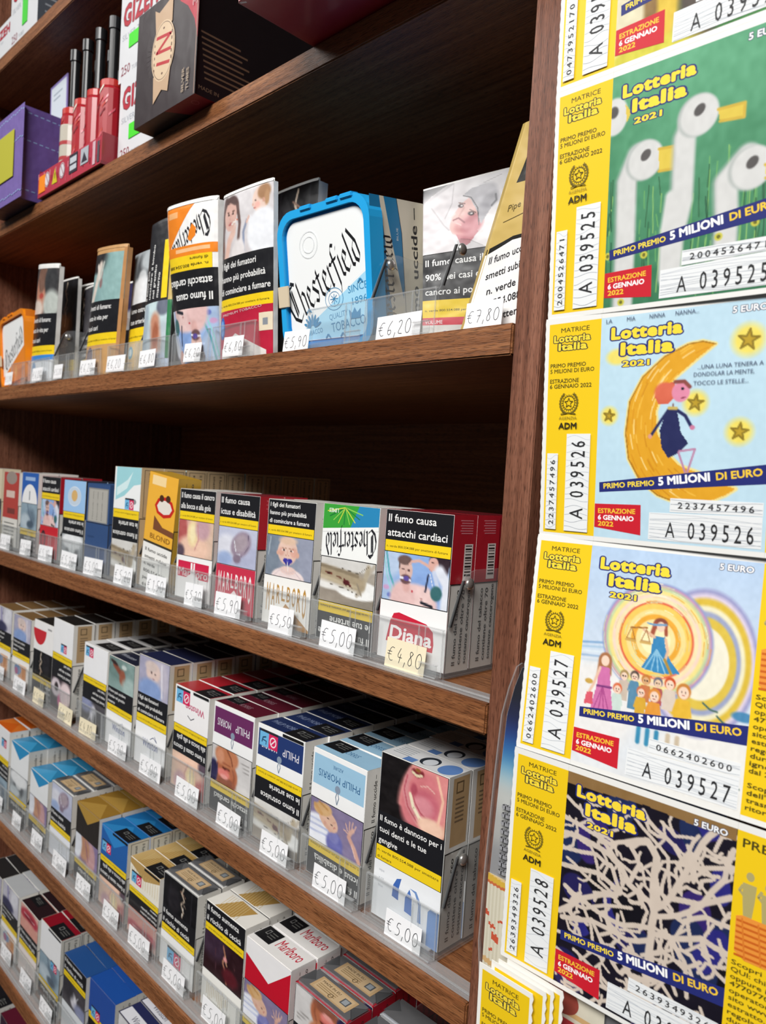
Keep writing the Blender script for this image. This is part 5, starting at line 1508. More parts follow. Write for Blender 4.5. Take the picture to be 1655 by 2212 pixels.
# printed at full sharpness: this one stands near the lens
a_.grid(0, 1.4, 63.5, 48.4, photo('beanie', 63.5, 47, .5))
t_ = pouch('tobacco_pouch', 'tobacco pouch', 'pouch with a sick man in a grey knitted cap', ((-.3566, .376, .1971), (-.3064, .405, .2095), (-.3480, .376, .0880), (-.3035, .405, .0880)), a_, (63.5, 118), .010, .0008, edge='d6d3cc', group=UP)
a_ = Art(sub=8).rect(0, 0, 46, 104, 'c9ac63')
a_.poly([(12, 30), (26, 6), (40, 6), (40, 30)], '17150f')
a_.poly([(0, 62), (22, 57), (46, 56), (46, 58), (22, 59), (0, 65)], '1c1a16')
a_.poly([(0, 65), (22, 59), (46, 58), (46, 104), (0, 104)], 'eeedeb')
a_.text('Pipe', 10, 44, 3.4, '5a4a20', width=14, rot=-6).line([(8, 49), (30, 46)], .35, '5a4a20')
for i_, (t_, w_, x_) in enumerate((('Il fumo uccide', 36, 5), ('smetti subito', 33, 6), ('n. verde', 22, 10), ('800.554.088', 31, 6), ('per smettere', 33, 6))):
    a_.text(t_, x_, 70 + 8 * i_, 3.9, '26252a', width=w_, bold=.014, rot=-9)
pouch('tobacco_pouch', 'tobacco pouch', 'tan pouch with large black notice leaning on the right upright', ((-.2430, .331, .1925), (-.2360, .338, .1970), (-.2790, .3335, .0880), (-.2380, .340, .0880)), a_, (46, 104), .006, .002, edge='c9ac63')

for x_, lab_ in ((-.9915, 'orange tub'), (-.9310, 'smoking woman pouch'), (-.8640, 'dark pouches'), (-.8000, 'tan pouch with praying hands'), (-.7260, 'grey and tan pouch'), (-.6650, 'sideways printed black pouch'), (-.6010, 'orange and white pouch'), (-.5370, 'red footed pouch'), (-.4165, 'blue tub'), (-.3570, 'grey cap pouch')):
    t_ = tray(x_, 'B', 'clear plastic tray under the ' + lab_)
    if lab_ in ('orange tub', 'orange and white pouch'):      # these goods are wider than one lane: no partition there
        for c_ in [c for c in t_.children if c.name.startswith(('divider', 'pin'))]:
            for g_ in list(c_.children):
                bpy.data.objects.remove(g_)
            bpy.data.objects.remove(c_)
for x0_, x1_, p_, lab_ in ((-.4399, -.4118, '5,90', 'blue tub'), (-.3448, -.3076, '6,20', 'pouch with the grey cap'), (-.2737, -.2486, '7,80', 'leaning tan pouch'), (-.5174, -.4907, '6,80', 'red footed pouch with a baby'), (-.5772, -.5509, '6,20', 'orange and white pouch'),
                           (-.6560, -.6269, '6,80', 'sideways printed black pouch'), (-.7230, -.6850, '6,20', 'grey and tan pouch'), (-.7850, -.7495, '6,20', 'tan pouch with praying hands'), (-.8533, -.8305, '5,20', 'dim grey pouches'), (-.9160, -.8863, '6,00', 'smoking woman pouch'), (-1.0051, -.9811, '5,90', 'orange tub')):
    price_tag(x0_, x1_, 'B', p_, 'handwritten ' + p_ + ' tag in front of the ' + lab_, hgt=.0155, z0=.001 if x0_ > -.5 else .004, tilt=rnd.uniform(-1.5, 1.5))

# ---- the shelf above: filter tube boxes, lighters, purple box


def carton(name, cat, label, lo, hi, col, arts, m=CARD, part=None):
    t = thing(name, label, cat, ((lo[0] + hi[0]) / 2, (lo[1] + hi[1]) / 2, lo[2] + H))
    o = np.array([(lo[0] + hi[0]) / 2, (lo[1] + hi[1]) / 2, lo[2]])
    a, b = np.array(lo) - o, np.array(hi) - o
    mb = MB().box(a, b, col, .0006)
    P = {'f': plane((a[0], a[1], b[2]), (1, 0, 0), (0, 0, -1), (0, -1, 0)), 'r': plane((b[0], a[1], b[2]), (0, 1, 0), (0, 0, -1), (1, 0, 0)),
         'b': plane((a[0], a[1], a[2]), (1, 0, 0), (0, 1, 0), (0, 0, -1))}
    for k, art in arts:
        mb.art(art, P[k])
    mb.build('box_body', m, t)
    return t


def sticker(t, name, lab, x, y, w, h, col, side='f'):
    bb = [o for o in t.children if o.type == 'MESH'][0]
    lo = [min(v.co[i] for v in bb.data.vertices) for i in range(3)]
    hi = [max(v.co[i] for v in bb.data.vertices) for i in range(3)]
    o = MB().box((lo[0] + x, lo[1] - .0006, hi[2] - y - h), (lo[0] + x + w, lo[1] - .0002, hi[2] - y), col, .0001).build(name, PAPER, t)
    o['label'] = lab
    return o


def gizeh(w, h):
    a = Art().rect(0, 0, w, h, 'dcdde0')
    a.text('GIZEH', 6, h * .36, h * .24, 'b8283a', width=w * .8, bold=.03, outline=(.035, '7a2030'), space=1.1)
    a.text('SILVER TIP', 5, h * .52, h * .07, '9aa0aa', width=w * .5)
    a.text('250', 5, h * .93, h * .11, '8a3a4a', width=w * .22, bold=.01)
    a.text('TUBES', w * .32, h * .93, h * .05, 'a0a4ac', width=w * .2)
    return a


ni = Art().rect(0, 0, 98.5, 94, '33292c')
ni.poly([(60, 0), (98.5, 0), (98.5, 52), (93, 36), (82, 22), (70, 14)], 'b01c34')
for i_ in range(40):
    t_ = i_ * math.pi / 20
    ni.line([(42 + 14 * math.cos(t_), 44 + 18 * math.sin(t_)), (42 + 24 * math.cos(t_), 44 + 28 * math.sin(t_))], .3, '4a3e40')
E_ = Art()
E_.poly([(32, 8), (37, 12), (52, 6), (52, 26), (34, 28)], 'c2a283').poly([(33, 62), (52, 62), (50, 80), (43, 76), (34, 84)], 'c2a283')
E_.ell(43, 45, 13, 24, 'd8bd9c').ring(43, 45, 12, 22.5, .5, '6a4a3c', 30)
E_.line([(35, 32), (51, 35), (36, 44), (52, 47)], 2.6, 'b8242f').line([(36, 53), (51, 57)], 2.6, 'b8242f')
E_.ell(43, 27, .9, .9, '6a4a3c').ell(43, 63, .9, .9, '6a4a3c')
for i_ in range(5):
    E_.rect(52, 33 + 5 * i_, 53, 35.5 + 5 * i_, '6a4a3c').rect(33.2, 36 + 5 * i_, 34, 38 + 5 * i_, '6a4a3c')
ni.put(E_, lambda P: (P - np.array([43, 45])) * np.array([1.45, 1.0]) + np.array([46, 44]))
ni.text('SILVER', 82, 88, 3.6, 'a8947e', width=19, bold=.02, rot=-90).text('TUBES', 89, 88, 3.6, 'a8947e', width=17, bold=.02, rot=-90)
ni.text('30', 97, 26, 7, 'd8a0a4', width=15, rot=-90).rect(97.6, 0, 98.5, 94, '9a7a6a')
ns = Art().rect(0, 0, 120, 94, '141012')
for i_ in range(9):
    ns.rect(4 + i_ * .6, 44 + i_ * 4.2, 40 + (i_ * 7) % 12, 45.4 + i_ * 4.2, '5a4436')
ns.text('MADE IN', 4, 88, 3, '6a5242', width=18)
nb = Art().rect(0, 0, 98.5, 24, '221a1c').poly([(52, 0), (98.5, 0), (98.5, 24), (70, 24)], '8a1828').ring(86, 8, 3, 3, .6, 'b85a64', 14)
carton('filter_tube_box', 'box', 'dark brown box with a beige ribbon emblem overhanging the shelf edge', (-.6318, .302, .2865), (-.5352, .422, .3805), '1c1618', [('f', ni), ('r', ns), ('b', nb)])
g1 = carton('filter_tube_box', 'box', 'lower white filter tube box behind the dark brown box', (-.7220, .330, .2865), (-.6380, .415, .3670), 'd4d5d8', [('f', gizeh(84, 80.5))])
sticker(g1, 'price_sticker', 'fluorescent green price sticker', .022, .046, .030, .014, '46d82a')
g2 = carton('filter_tube_box', 'box', 'upper white filter tube box stacked behind the dark brown box', (-.7300, .331, .3672), (-.6460, .416, .4480), 'd4d5d8', [('f', gizeh(84, 80.8))])
sticker(g2, 'price_sticker', 'fluorescent green price sticker', .020, .040, .034, .013, '46d82a')
carton('carton', 'box', 'dark red carton jutting far over the shelf edge', (-.4129, .2600, .2865), (-.2420, .42, .40), '8a1a28', [('b', Art().rect(0, 0, 170, 160, 'a3202f').line([(1, 1), (5, 3)], 1.4, 'd8c8c8').line([(.6, .4), (.8, 60)], .8, '9a3a44'))])
pu = Art().rect(0, 0, 110, 101, '7a66a8')
for y_ in (4, 34, 92):
    for i_ in range(18):
        pu.rect(i_ * 6.2, y_ + (i_ * 3) % 4 * .5, i_ * 6.2 + 4, y_ + (i_ * 3) % 4 * .5 + 1.2, '9ab4dc')
pr_ = Art().rect(0, 0, 60, 101, '5f4a86')
for y_ in (6, 36, 90):
    for i_ in range(9):
        pr_.rect(i_ * 6.6, y_ + i_ * .3, i_ * 6.6 + 4, y_ + i_ * .3 + 1, '86a0c8')
pk = carton('box', 'box', 'glossy purple box with a yellow label overhanging the shelf', (-1.0000, .300, .2865), (-.8977, .366, .3880), '6a5696', [('f', pu), ('r', pr_), ('b', Art().rect(0, 0, 102, 60, '2c2240'))], FILM)
sticker(pk, 'yellow_label', 'pale olive yellow label', .030, .022, .054, .052, 'b8b43c')
lf = MB().box((0, 0, 0), (.050, .0012, .064), '8a7ab4').art(Art().rect(3, 3, 47, 61, 'ccd4dc').rect(10, 12, 36, 14, '9aa4b0').rect(10, 18, 30, 20, '9aa4b0'), plane((0, 0, .064), (1, 0, 0), (0, 0, -1), (0, -1, 0))).build('leaflet', PAPER)
lf.location, lf.rotation_euler = (-.972, .358, H + .3882), (0, math.radians(-3), 0)
tag(lf, 'white leaflet with a lilac frame sticking up behind the purple box', 'leaflet')
# lighter display
lx0, lx1 = -.8830, -.7260
dt = thing('lighter_display', 'red printed cardboard tray full of long red lighters', 'display tray', (lx0, .315, H + .2865))
fa = Art().rect(0, 0, 157, 26, 'b83a4c')
for i_ in range(30):
    fa.rect(i_ * 5.3, (i_ * 7) % 20, i_ * 5.3 + 2, (i_ * 7) % 20 + 6, ('d88a96', '8a2434', 'c85a6a')[i_ % 3])
for i_, x_ in enumerate((26, 66)):
    fa.ell(x_, 11, 7, 8, 'dedae0').ring(x_, 11, 6, 7, 1, '9a4a56', 18).line([(x_ - 4, 5), (x_ + 4, 16)], 1, '9a4a56')
fa.poly([(40, 20), (47, 4), (54, 20)], 'd2c42c').line([(47, 9), (47, 15)], 1.4, '2a2a1c')
fa.rect(84, 1, 104, 20, '3a3440').rect(86, 4, 102, 10, 'c8ccd4').rect(86, 12, 102, 17, 'c8ccd4').rect(112, 2, 130, 18, 'b4b8c0').poly([(114, 16), (120, 6), (128, 16)], '3a3440')
fa.rect(140, 2, 146, 24, 'd8b4bc').rect(150, 4, 155, 24, '5a5058')
m_ = MB().box((0, 0, 0), (lx1 - lx0, .085, .003), '7a2430').box((0, 0, .003), (lx1 - lx0, .0012, .026), 'b83a4c').box((0, .0838, .003), (lx1 - lx0, .085, .034), '8a2430')
m_.box((0, .0013, .003), (.0012, .0837, .030), '8a2430').box((lx1 - lx0 - .0012, .0013, .003), (lx1 - lx0, .0837, .030), '8a2430')
m_.art(fa, plane((0, 0, .026), (1, 0, 0), (0, 0, -1), (0, -1, 0)))
m_.build('cardboard_tray', CARD, dt)
s_ = MB().box((.004, -.0007, .004), (.021, -.0002, .022), 'f28a22').build('price_sticker', PAPER, dt)
s_['label'] = 'orange price sticker'


def lathe(m, prof, col, n=16):
    Q = []
    for (r0, z0), (r1, z1) in zip(prof[:-1], prof[1:]):
        for i in range(n):
            a, b = 2 * math.pi * i / n, 2 * math.pi * (i + 1) / n
            Q.append([(r0 * math.cos(a), r0 * math.sin(a), z0), (r0 * math.cos(b), r0 * math.sin(b), z0), (r1 * math.cos(b), r1 * math.sin(b), z1), (r1 * math.cos(a), r1 * math.sin(a), z1)])
    return m.quads(np.array(Q), col)


def lighter(wrap):
    t = thing('utility_lighter', 'lighter', 'lighter')
    m = lathe(MB(), [(.0, 0), (.0112, 0), (.0122, .002), (.0122, .074), (.0105, .078)], 'a01a26')
    for i in range(26):
        a, z = rnd.uniform(0, 6.28), rnd.uniform(.008, .07)
        for j in range(3):
            b0, b1 = a + j * .16, a + (j + 1) * .16
            z0, z1 = z + j * .0022, z + (j + 1) * .0022
            m.quads(np.array([[(.0125 * math.cos(b0), .0125 * math.sin(b0), z0), (.0125 * math.cos(b1), .0125 * math.sin(b1), z1), (.0125 * math.cos(b1), .0125 * math.sin(b1), z1 + .0024), (.0125 * math.cos(b0), .0125 * math.sin(b0), z0 + .0024)]]), ('cc5a68', 'b8382c', '7a1422', 'd8d0c0')[i % 4])
    if wrap:
        lathe(m, [(.0126, .020), (.0128, .021), (.0128, .064), (.0126, .065)], 'b8b2a4')
        for z in (.028, .044):
            lathe(m, [(.0129, z), (.0129, z + .004)], 'a83a3c')
    m.build('lighter_body', PLASTIC, t, smooth=False)
    lathe(MB(), [(.0, .076), (.0112, .077), (.0112, .083), (.0072, .0855), (.0, .0858)], 'b4241c').build('collar', PLASTIC, t)
    lathe(MB(), [(.0046, .085), (.0046, .134), (.0057, .135), (.0057, .146), (.0, .147)], '17181a').build('nozzle', PLASTIC, t)
    return t


lw, lp = lighter(True), lighter(False)
first_p = True
pos_ = [(i, j) for j in range(3) for i in range(5)]
for i, j in pos_:
    loc = (lx0 + .0165 + i * .0306, .315 + .0165 + j * .0262, H + .2897)
    if (i, j) == (1, 0):
        lw.location = loc
        lw['label'] = 'long lighter wrapped in silver and red, front row of the display'
        lw['group'] = 'long lighters in the display'
        continue
    if j == 0 and i < 1:
        continue
    lab = f"red long lighter, {('front', 'middle', 'back')[j]} row, {('first', 'second', 'third', 'fourth', 'fifth', 'sixth')[i]} from the purple box"
    if first_p:
        lp.location = loc
        lp['label'] = lab
        lp['group'] = 'long lighters in the display'
        first_p = False
    else:
        dup(lp, loc, lab, 'long lighters in the display', (0, 0, rnd.uniform(0, 6)))

# ---- boxes on the topmost shelf in view
k1 = carton('filter_tube_box', 'box', 'white filter tube box with dark grey side on the highest shelf', (-1.0142, .322, .4940), (-.9270, .40, .580), 'cfd0d4', [('f', gizeh(87, 86)), ('r', Art().rect(0, 0, 78, 86, '4a5058').rect(8, 50, 60, 52, '8a9098').rect(8, 58, 50, 60, '8a9098').rect(8, 66, 60, 68, '8a9098'))])
sticker(k1, 'price_sticker', 'fluorescent green price sticker', .040, .036, .016, .034, '46c83a')
carton('filter_tube_box', 'box', 'low white filter tube box at the far left of the highest shelf', (-1.0850, .324, .4940), (-1.0160, .40, .540), 'cfd0d4', [('f', gizeh(69, 46))])
# ------------------------------------------------------------------ lottery tickets hanging in a strip in front of the board
TH_, TM_, TW_ = 99.65, 27.4, 75.0     # ticket height, counterfoil width, picture width (mm)
NAVY, TY = '252c72', 'f6d522'


def nrm_(x, y):
    return (x - TM_) / TW_, y / TH_


def wavy(a, x0, y0, x1, y1, n, seed, horiz=True):
    r = random.Random(seed)
    for i in range(n):
        p = []
        ph, am = r.uniform(0, 6), r.uniform(.3, 1.1)
        for j in range(15):
            t = j / 14
            if horiz:
                y = y0 + (y1 - y0) * (i + .5) / n + am * math.sin(ph + t * 5)
                p.append((x0 + (x1 - x0) * t, min(max(y, y0 + .2), y1 - .2)))
            else:
                x = x0 + (x1 - x0) * (i + .5) / n + am * math.sin(ph + t * 5)
                p.append((min(max(x, x0 + .2), x1 - .2), y0 + (y1 - y0) * t))
        a.line(p, .16, 'b4bac2')


def stub_art(num, code):
    a = Art().rect(0, 0, TM_, TH_, 'eec71a')
    ink = '4a4218'
    a.text('MATRICE', 13.9, 4.4, 2.2, ink, width=15, bold=.012, align='c')
    a.text('Lotteria', 2.6, 8.7, 3.1, 'f6d83c', width=19.4, bold=.05, outline=(.08, '3a3a34'), space=1.1)
    a.text('Italia', 5.2, 12.6, 3.2, 'f6d83c', width=15.2, bold=.05, outline=(.08, '3a3a34'), space=1.1)
    for t, y, w in (('PRIMO PREMIO', 20.7, 19), ('5 MILIONI DI EURO', 23.3, 23.4), ('ESTRAZIONE', 28.0, 15.6), ('6 GENNAIO 2022', 30.5, 22.3)):
        a.text(t, 1.2, y, 1.95, ink, width=w, bold=.02)
    cx, cy = 11.9, 37.6
    a.ring(cx, cy, 3.1, 3.2, .45, '6a5c1c', 28)
    for i in range(20):
        t = i * math.pi / 10
        a.line([(cx + 3.2 * math.cos(t), cy + 3.3 * math.sin(t)), (cx + 3.9 * math.cos(t), cy + 4.0 * math.sin(t))], .42, '6a5c1c')
    st = []
    for i in range(10):
        t = -math.pi / 2 + i * math.pi / 5
        q = 2.35 if i % 2 == 0 else 1.0
        st.append((cx + q * math.cos(t), cy + q * math.sin(t)))
    a.line(st, .36, '5a4e18', closed=True)
    for sgn in (-1, 1):
        for i in range(9):
            t = math.radians(100 + sgn * (12 + i * 15)) if sgn > 0 else math.radians(80 - (12 + i * 15))
            x, y = cx + 4.55 * math.cos(t), cy + 5.0 * math.sin(t)
            a.ell(x, y, .95, .34, '6a5c1c', rot=math.degrees(t) + 60, n=8)
            a.ell(x + .2, y - .3, .8, .26, '7c6c22', rot=math.degrees(t) + 120, n=8)
    a.line([(cx - 4, cy + 5.2), (cx, cy + 4.6), (cx + 4, cy + 5.2)], .5, '6a5c1c')
    a.text('AGENZIA', 11.8, 45.2, 1.3, '8a7a2a', width=9.6, align='c')
    a.text('ADM', 11.8, 49.7, 2.9, '2e2a18', width=9.8, bold=.03, align='c')
    a.rect(11.7, 52.2, 24.2, 98.2, 'e8eaeb')
    wavy(a, 11.9, 52.4, 24.0, 98.0, 14, num, True)
    a.text('A', 21.5, 92.2, 7.2, '2c2c2e', width=5.2, rot=-90)
    a.text('%06d' % num, 21.6, 82.0, 7.6, '2c2c2e', rot=-90, track=.445, gx=.62, bold=.004)
    a.rect(1.4, 61.5, 7.3, 98, 'e8eaeb')
    wavy(a, 1.5, 61.7, 7.2, 97.8, 12, num + 5, True)
    a.text(code, 5.9, 95.8, 2.7, '3a3a3c', rot=-90, track=.86, gx=1.25, bold=.016)
    return a


def picture_art(num, code, im):
    a = Art()
    a.grid(TM_, 0, TM_ + TW_, TH_, im)
    a.text('Lotteria', 32.4, 9.9, 5.0, 'f6d83c', width=32.8, bold=.07, outline=(.075, NAVY), space=1.13)
    a.text('Italia', 37.2, 17.2, 5.2, 'f6d83c', width=24.4, bold=.07, outline=(.075, NAVY), space=1.13)
    a.text('2021', 38.4, 22.5, 2.5, 'f6d83c', width=12.8, bold=.05, outline=(.08, NAVY), space=1.08)
    a.text('5 EURO', 85.4, 4.4, 2.6, 'f4f4f6', width=13.4, bold=.03, outline=(.06, '4a5268'))
    a.poly([(29.3, 74.5), (102.4, 64.8), (102.4, 72.6), (29.5, 79.0)], NAVY)
    a.text('PRIMO PREMIO', 31.6, 77.3, 2.4, 'f6d840', width=24.3, bold=.03, rot=-5.6)
    a.text('5 MILIONI', 57.6, 74.8, 3.5, 'fafafa', width=22.3, bold=.045, rot=-7)
    a.text('DI EURO', 82.2, 71.7, 3.1, 'f2c83a', width=18.2, bold=.035, rot=-7.5)
    a.poly([(27.5, 84.4), (49.9, 83.8), (50.3, 97.3), (27.6, 95.2)], 'c81e2e')
    a.text('ESTRAZIONE', 29.3, 88.6, 2.2, 'f4c83a', width=18.2, bold=.025, rot=-2)
    a.text('6 GENNAIO', 29.3, 91.6, 2.2, 'fafafa', width=17.6, bold=.035, rot=-1)
    a.text('2022', 29.4, 94.4, 2.2, 'f4c83a', width=7.8, bold=.03)
    a.poly([(63.2, 80.1), (101.1, 80.1), (101.1, 85.5), (63.1, 86.1)], 'e8eaeb')
    a.poly([(54.0, 86.8), (101.0, 85.7), (101.0, 98.6), (53.9, 98.6)], 'e8eaeb')
    wavy(a, 54.4, 87.0, 100.8, 98.4, 11, num + 2)
    wavy(a, 63.5, 80.4, 100.8, 85.4, 4, num + 3)
    a.text(code, 66.6, 84.3, 2.7, '38383a', track=.86, gx=1.25, bold=.016)
    a.text('A', 61.6, 97.0, 6.8, '2c2c2e', width=4.2)
    a.text('%06d' % num, 71.4, 97.0, 7.4, '2c2c2e', track=.463, gx=.62, bold=.004)
    return a


SCOPRI = ['Scopri il codice', 'QUI: chiama', 'oppure invia SMS', '4770770 per gli', 'operatori che', 'sito www.lotteria', 'estratto. Durante', 'regolamento il', 'durante i premi', 'ignoti fino al', 'dal 20 settembre', '', 'Scopri il premio', "dell'estrazione", 'trasmissione del', 'ritorno']


def prize_art():
    a = Art().rect(TM_ + TW_, 0, 140, TH_, 'eec71a')
    x0 = TM_ + TW_ + 2.2
    a.text('PREMI', x0, 6.2, 3.6, '4a4218', width=16, bold=.02)
    for i, (x, k) in enumerate(((6, 1), (13, .86), (20, 1.05), (27, .9))):
        X = TM_ + TW_ + x
        a.ell(X, 17 + (1 - k) * 14, 1.5, 1.8, 'b0a46a').poly([(X - 2.6, 20 + (1 - k) * 14), (X + 2.6, 20 + (1 - k) * 14), (X + 2.2, 27), (X + 1.6, 33), (X - 1.6, 33), (X - 2.2, 27)], 'b0a46a')
        a.line([(X - 2.4, 21), (X - 3.6, 23.5), (X - 2, 25)], 1.1, 'b0a46a')
    a.poly([(x0 - .3, 34), (x0 + 2, 33), (x0 + 30, 33), (x0 + 31, 50), (x0 + 4, 50.5), (x0, 48)], 'e8923a')
    for i in range(7):
        a.line([(x0, 35.5 + 2.3 * i), (x0 + 30, 34.6 + 2.3 * i)], .9, 'c8621e')
    for i in range(5):
        a.line([(x0 + 2 + 6 * i, 34), (x0 + 4 + 6 * i, 50)], .6, 'd87a2a')
    for i, t in enumerate(SCOPRI):
        if t:
            a.text(t, x0 - .6, 53.5 + 2.9 * i, 1.9, '4e4618', width=min(29, 1.75 * len(t)), bold=.014)
    return a


def star(P, cx, cy, r):
    P.e(cx, cy, r * 1.7, r * 1.28, 'ecd964', .5, 0, .9)
    pts = []
    for i in range(10):
        t = -math.pi / 2 + i * math.pi / 5 + .12
        q = r * (1.15 if i % 2 == 0 else .45)
        pts.append((cx + q * math.cos(t), cy + q * math.sin(t) * TW_ / TH_))
    P.p(pts, 'b9992c')
    P.l(pts + pts[:1], .008, '8a7424', TW_ / TH_)


def N(*q):
    return [nrm_(x, y) for x, y in q]


AS = TW_ / TH_
GX, GY = 190, 250


def pic_geese():
    P = Paint(GX, GY, '4a9466', 3)
    P.grad('5aa078', '387552')
    P.noise(30, .05).noise(8, .05)
    r = random.Random(4)
    for i in range(120):
        x, y = r.uniform(0, 1), r.uniform(.55, 1)
        P.l([(x, y), (x + r.uniform(-.015, .015), y - r.uniform(.05, .2))], .005, r.choice(['6aa862', '1e4a34', '2c5c3c', '88b868']), AS, a=.7)
    w, wd = 'd0d0ce', 'b0b5b2'
    for body, eye, beak in ((((41, 36), (36.5, 46), (37, 70), (37, 99)), (44.7, 37), ((50.6, 36), (57.4, 36.6), (58.6, 45.8), (51, 45.2))),
                            (((66, 26), (62, 34), (62, 60), (59, 75), (58.5, 90)), (67.4, 24.9), ((75, 27), (85.5, 27.4), (85.4, 32.8), (76, 31.8))),
                            (((88, 48), (80, 56), (81, 70), (81, 84)), (89.6, 50.9), ((94.5, 53), (102, 53), (102, 58), (95, 58)))):
        b = N(*body)
        P.l([(x - .008, y) for x, y in b], .095, wd, AS, soft=.25)
        P.l(b, .085, w, AS, soft=.2)
        hx, hy = nrm_(eye[0], eye[1])
        P.e(hx - .01, hy + .02, .115, .085, wd, .15)
        P.e(hx, hy + .02, .105, .08, w, .15)
        P.e(hx, hy, .032, .022, '53504f', .25, -20)
        bx = N(*beak)
        P.p(bx, 'd8be48')
        P.l(bx, .012, 'c9a93c', AS)
    hx, hy = nrm_(29, 17)
    P.e(hx, hy, .085, .08, w, .15).e(nrm_(28.5, 15)[0], nrm_(0, 15)[1], .03, .025, '53504f', .3).p(N((34, 13), (37, 17), (35, 21)), 'd8be48')
    P.l(N((57, 57), (55.5, 70), (56, 90)), .05, w, AS)
    for x, y in ((46, 79), (36, 98), (92, 74), (28.5, 77), (78, 77)):
        P.e(*nrm_(x, y), .022, .016, 'c8c24a', .3).e(*nrm_(x, y), .01, .008, '6a6a2a', .3)
    return P.noise(40, .03).im


def pic_moon():
    P = Paint(GX, GY, 'bcd9e8', 5)
    P.noise(6, .02)
    moon = N((79.2, 16.1), (74, 14.6), (68, 15.2), (57.8, 19.6), (48.4, 27.6), (42.7, 38.1), (41.3, 52.1), (43.2, 63.6), (49, 73.1), (57.3, 79.1), (67, 82.2), (79.1, 80.8), (86, 77.8), (90, 75), (82, 72.5), (75.6, 69.2), (66.2, 66), (60.3, 60.3), (56, 52.2), (55, 42.9), (57.2, 36.2), (63.2, 28.5), (72.1, 21.4))
    P.l(moon + moon[:1], .018, 'ecd98a', AS)
    P.p(moon, 'dfa126')
    r = random.Random(2)
    keep = P.im.copy()
    for i in range(150):
        t = r.uniform(.4, 2.75)
        ang = math.pi / 2 + t - .05
        R = r.uniform(.24, .5)
        cx, cy = .78, .48
        p = [(cx + R * 1.25 * math.cos(ang + d), cy - .9 * R * math.sin(ang + d - math.pi)) for d in (0, .08, .16)]
        P.l(p, .006, r.choice(['eebb48', 'c9861a', 'f4d890', 'd4901c']), AS, a=.6)
    mask = np.zeros_like(P.X, bool)
    Q = Paint(GX, GY, '000000')
    Q.p(moon, 'ffffff')
    m = Q.im[..., :1]
    P.im = P.im * m + keep * (1 - m)
    P.l(moon[:12], .006, 'a8741c', AS)
    for x, y, s in ((92.1, 15.6, .05), (72.1, 39.8, .04), (32.9, 44.2, .032), (90.3, 52, .042)):
        star(P, *nrm_(x, y), s)
    P.e(*nrm_(36, 18), .07, .035, 'ead96c', .5)
    P.p(N((63, 30.5), (57, 31.5), (54.2, 36.5), (56.1, 40), (60, 40), (63, 37)), 'd2644c')
    P.e(*nrm_(58.5, 34.5), .06, .04, 'd86a50', .3)
    P.e(*nrm_(65.6, 35), .052, .042, 'de8aa6', .15).l(N((63, 30.6), (67, 30.6), (69.4, 33)), .016, '8a4a44', AS)
    P.e(*nrm_(66.4, 33.6), .009, .007, '2a2a38', .3).l(N((66, 37.6), (67.6, 37.2)), .006, '8a3a50', AS)
    P.l(N((62.6, 40), (62.6, 42)), .008, '8a6a6a', AS)
    P.p(N((60.1, 41.8), (64.2, 41.9), (65.6, 48), (66.4, 52), (69.8, 56.6), (66, 60.6), (61.4, 63), (58.2, 58.5), (57, 51)), '252a58')
    P.l(N((60.5, 42.5), (56, 49), (53.4, 53)), .013, '252a58', AS).l(N((64, 42.4), (68, 45), (70.6, 49.4)), .014, '252a58', AS)
    P.e(*nrm_(52.8, 53.6), .012, .01, 'd89a8a', .3).e(*nrm_(71.2, 50), .015, .01, 'c87a9a', .3)
    P.l(N((60.8, 41.6), (64, 41.8)), .014, 'c8b060', AS)
    P.l(N((66, 60), (72.8, 59), (70, 68.6)), .009, 'b884a4', AS).l(N((65.8, 60.6), (69, 68.8)), .009, 'b884a4', AS)
    im = P.noise(50, .025).im
    return im


def tiny_text(a, s, x, y, cap, w, rot=0):
    a.text(s, x, y, cap, '4a5a70', width=w, rot=rot, sx=1)


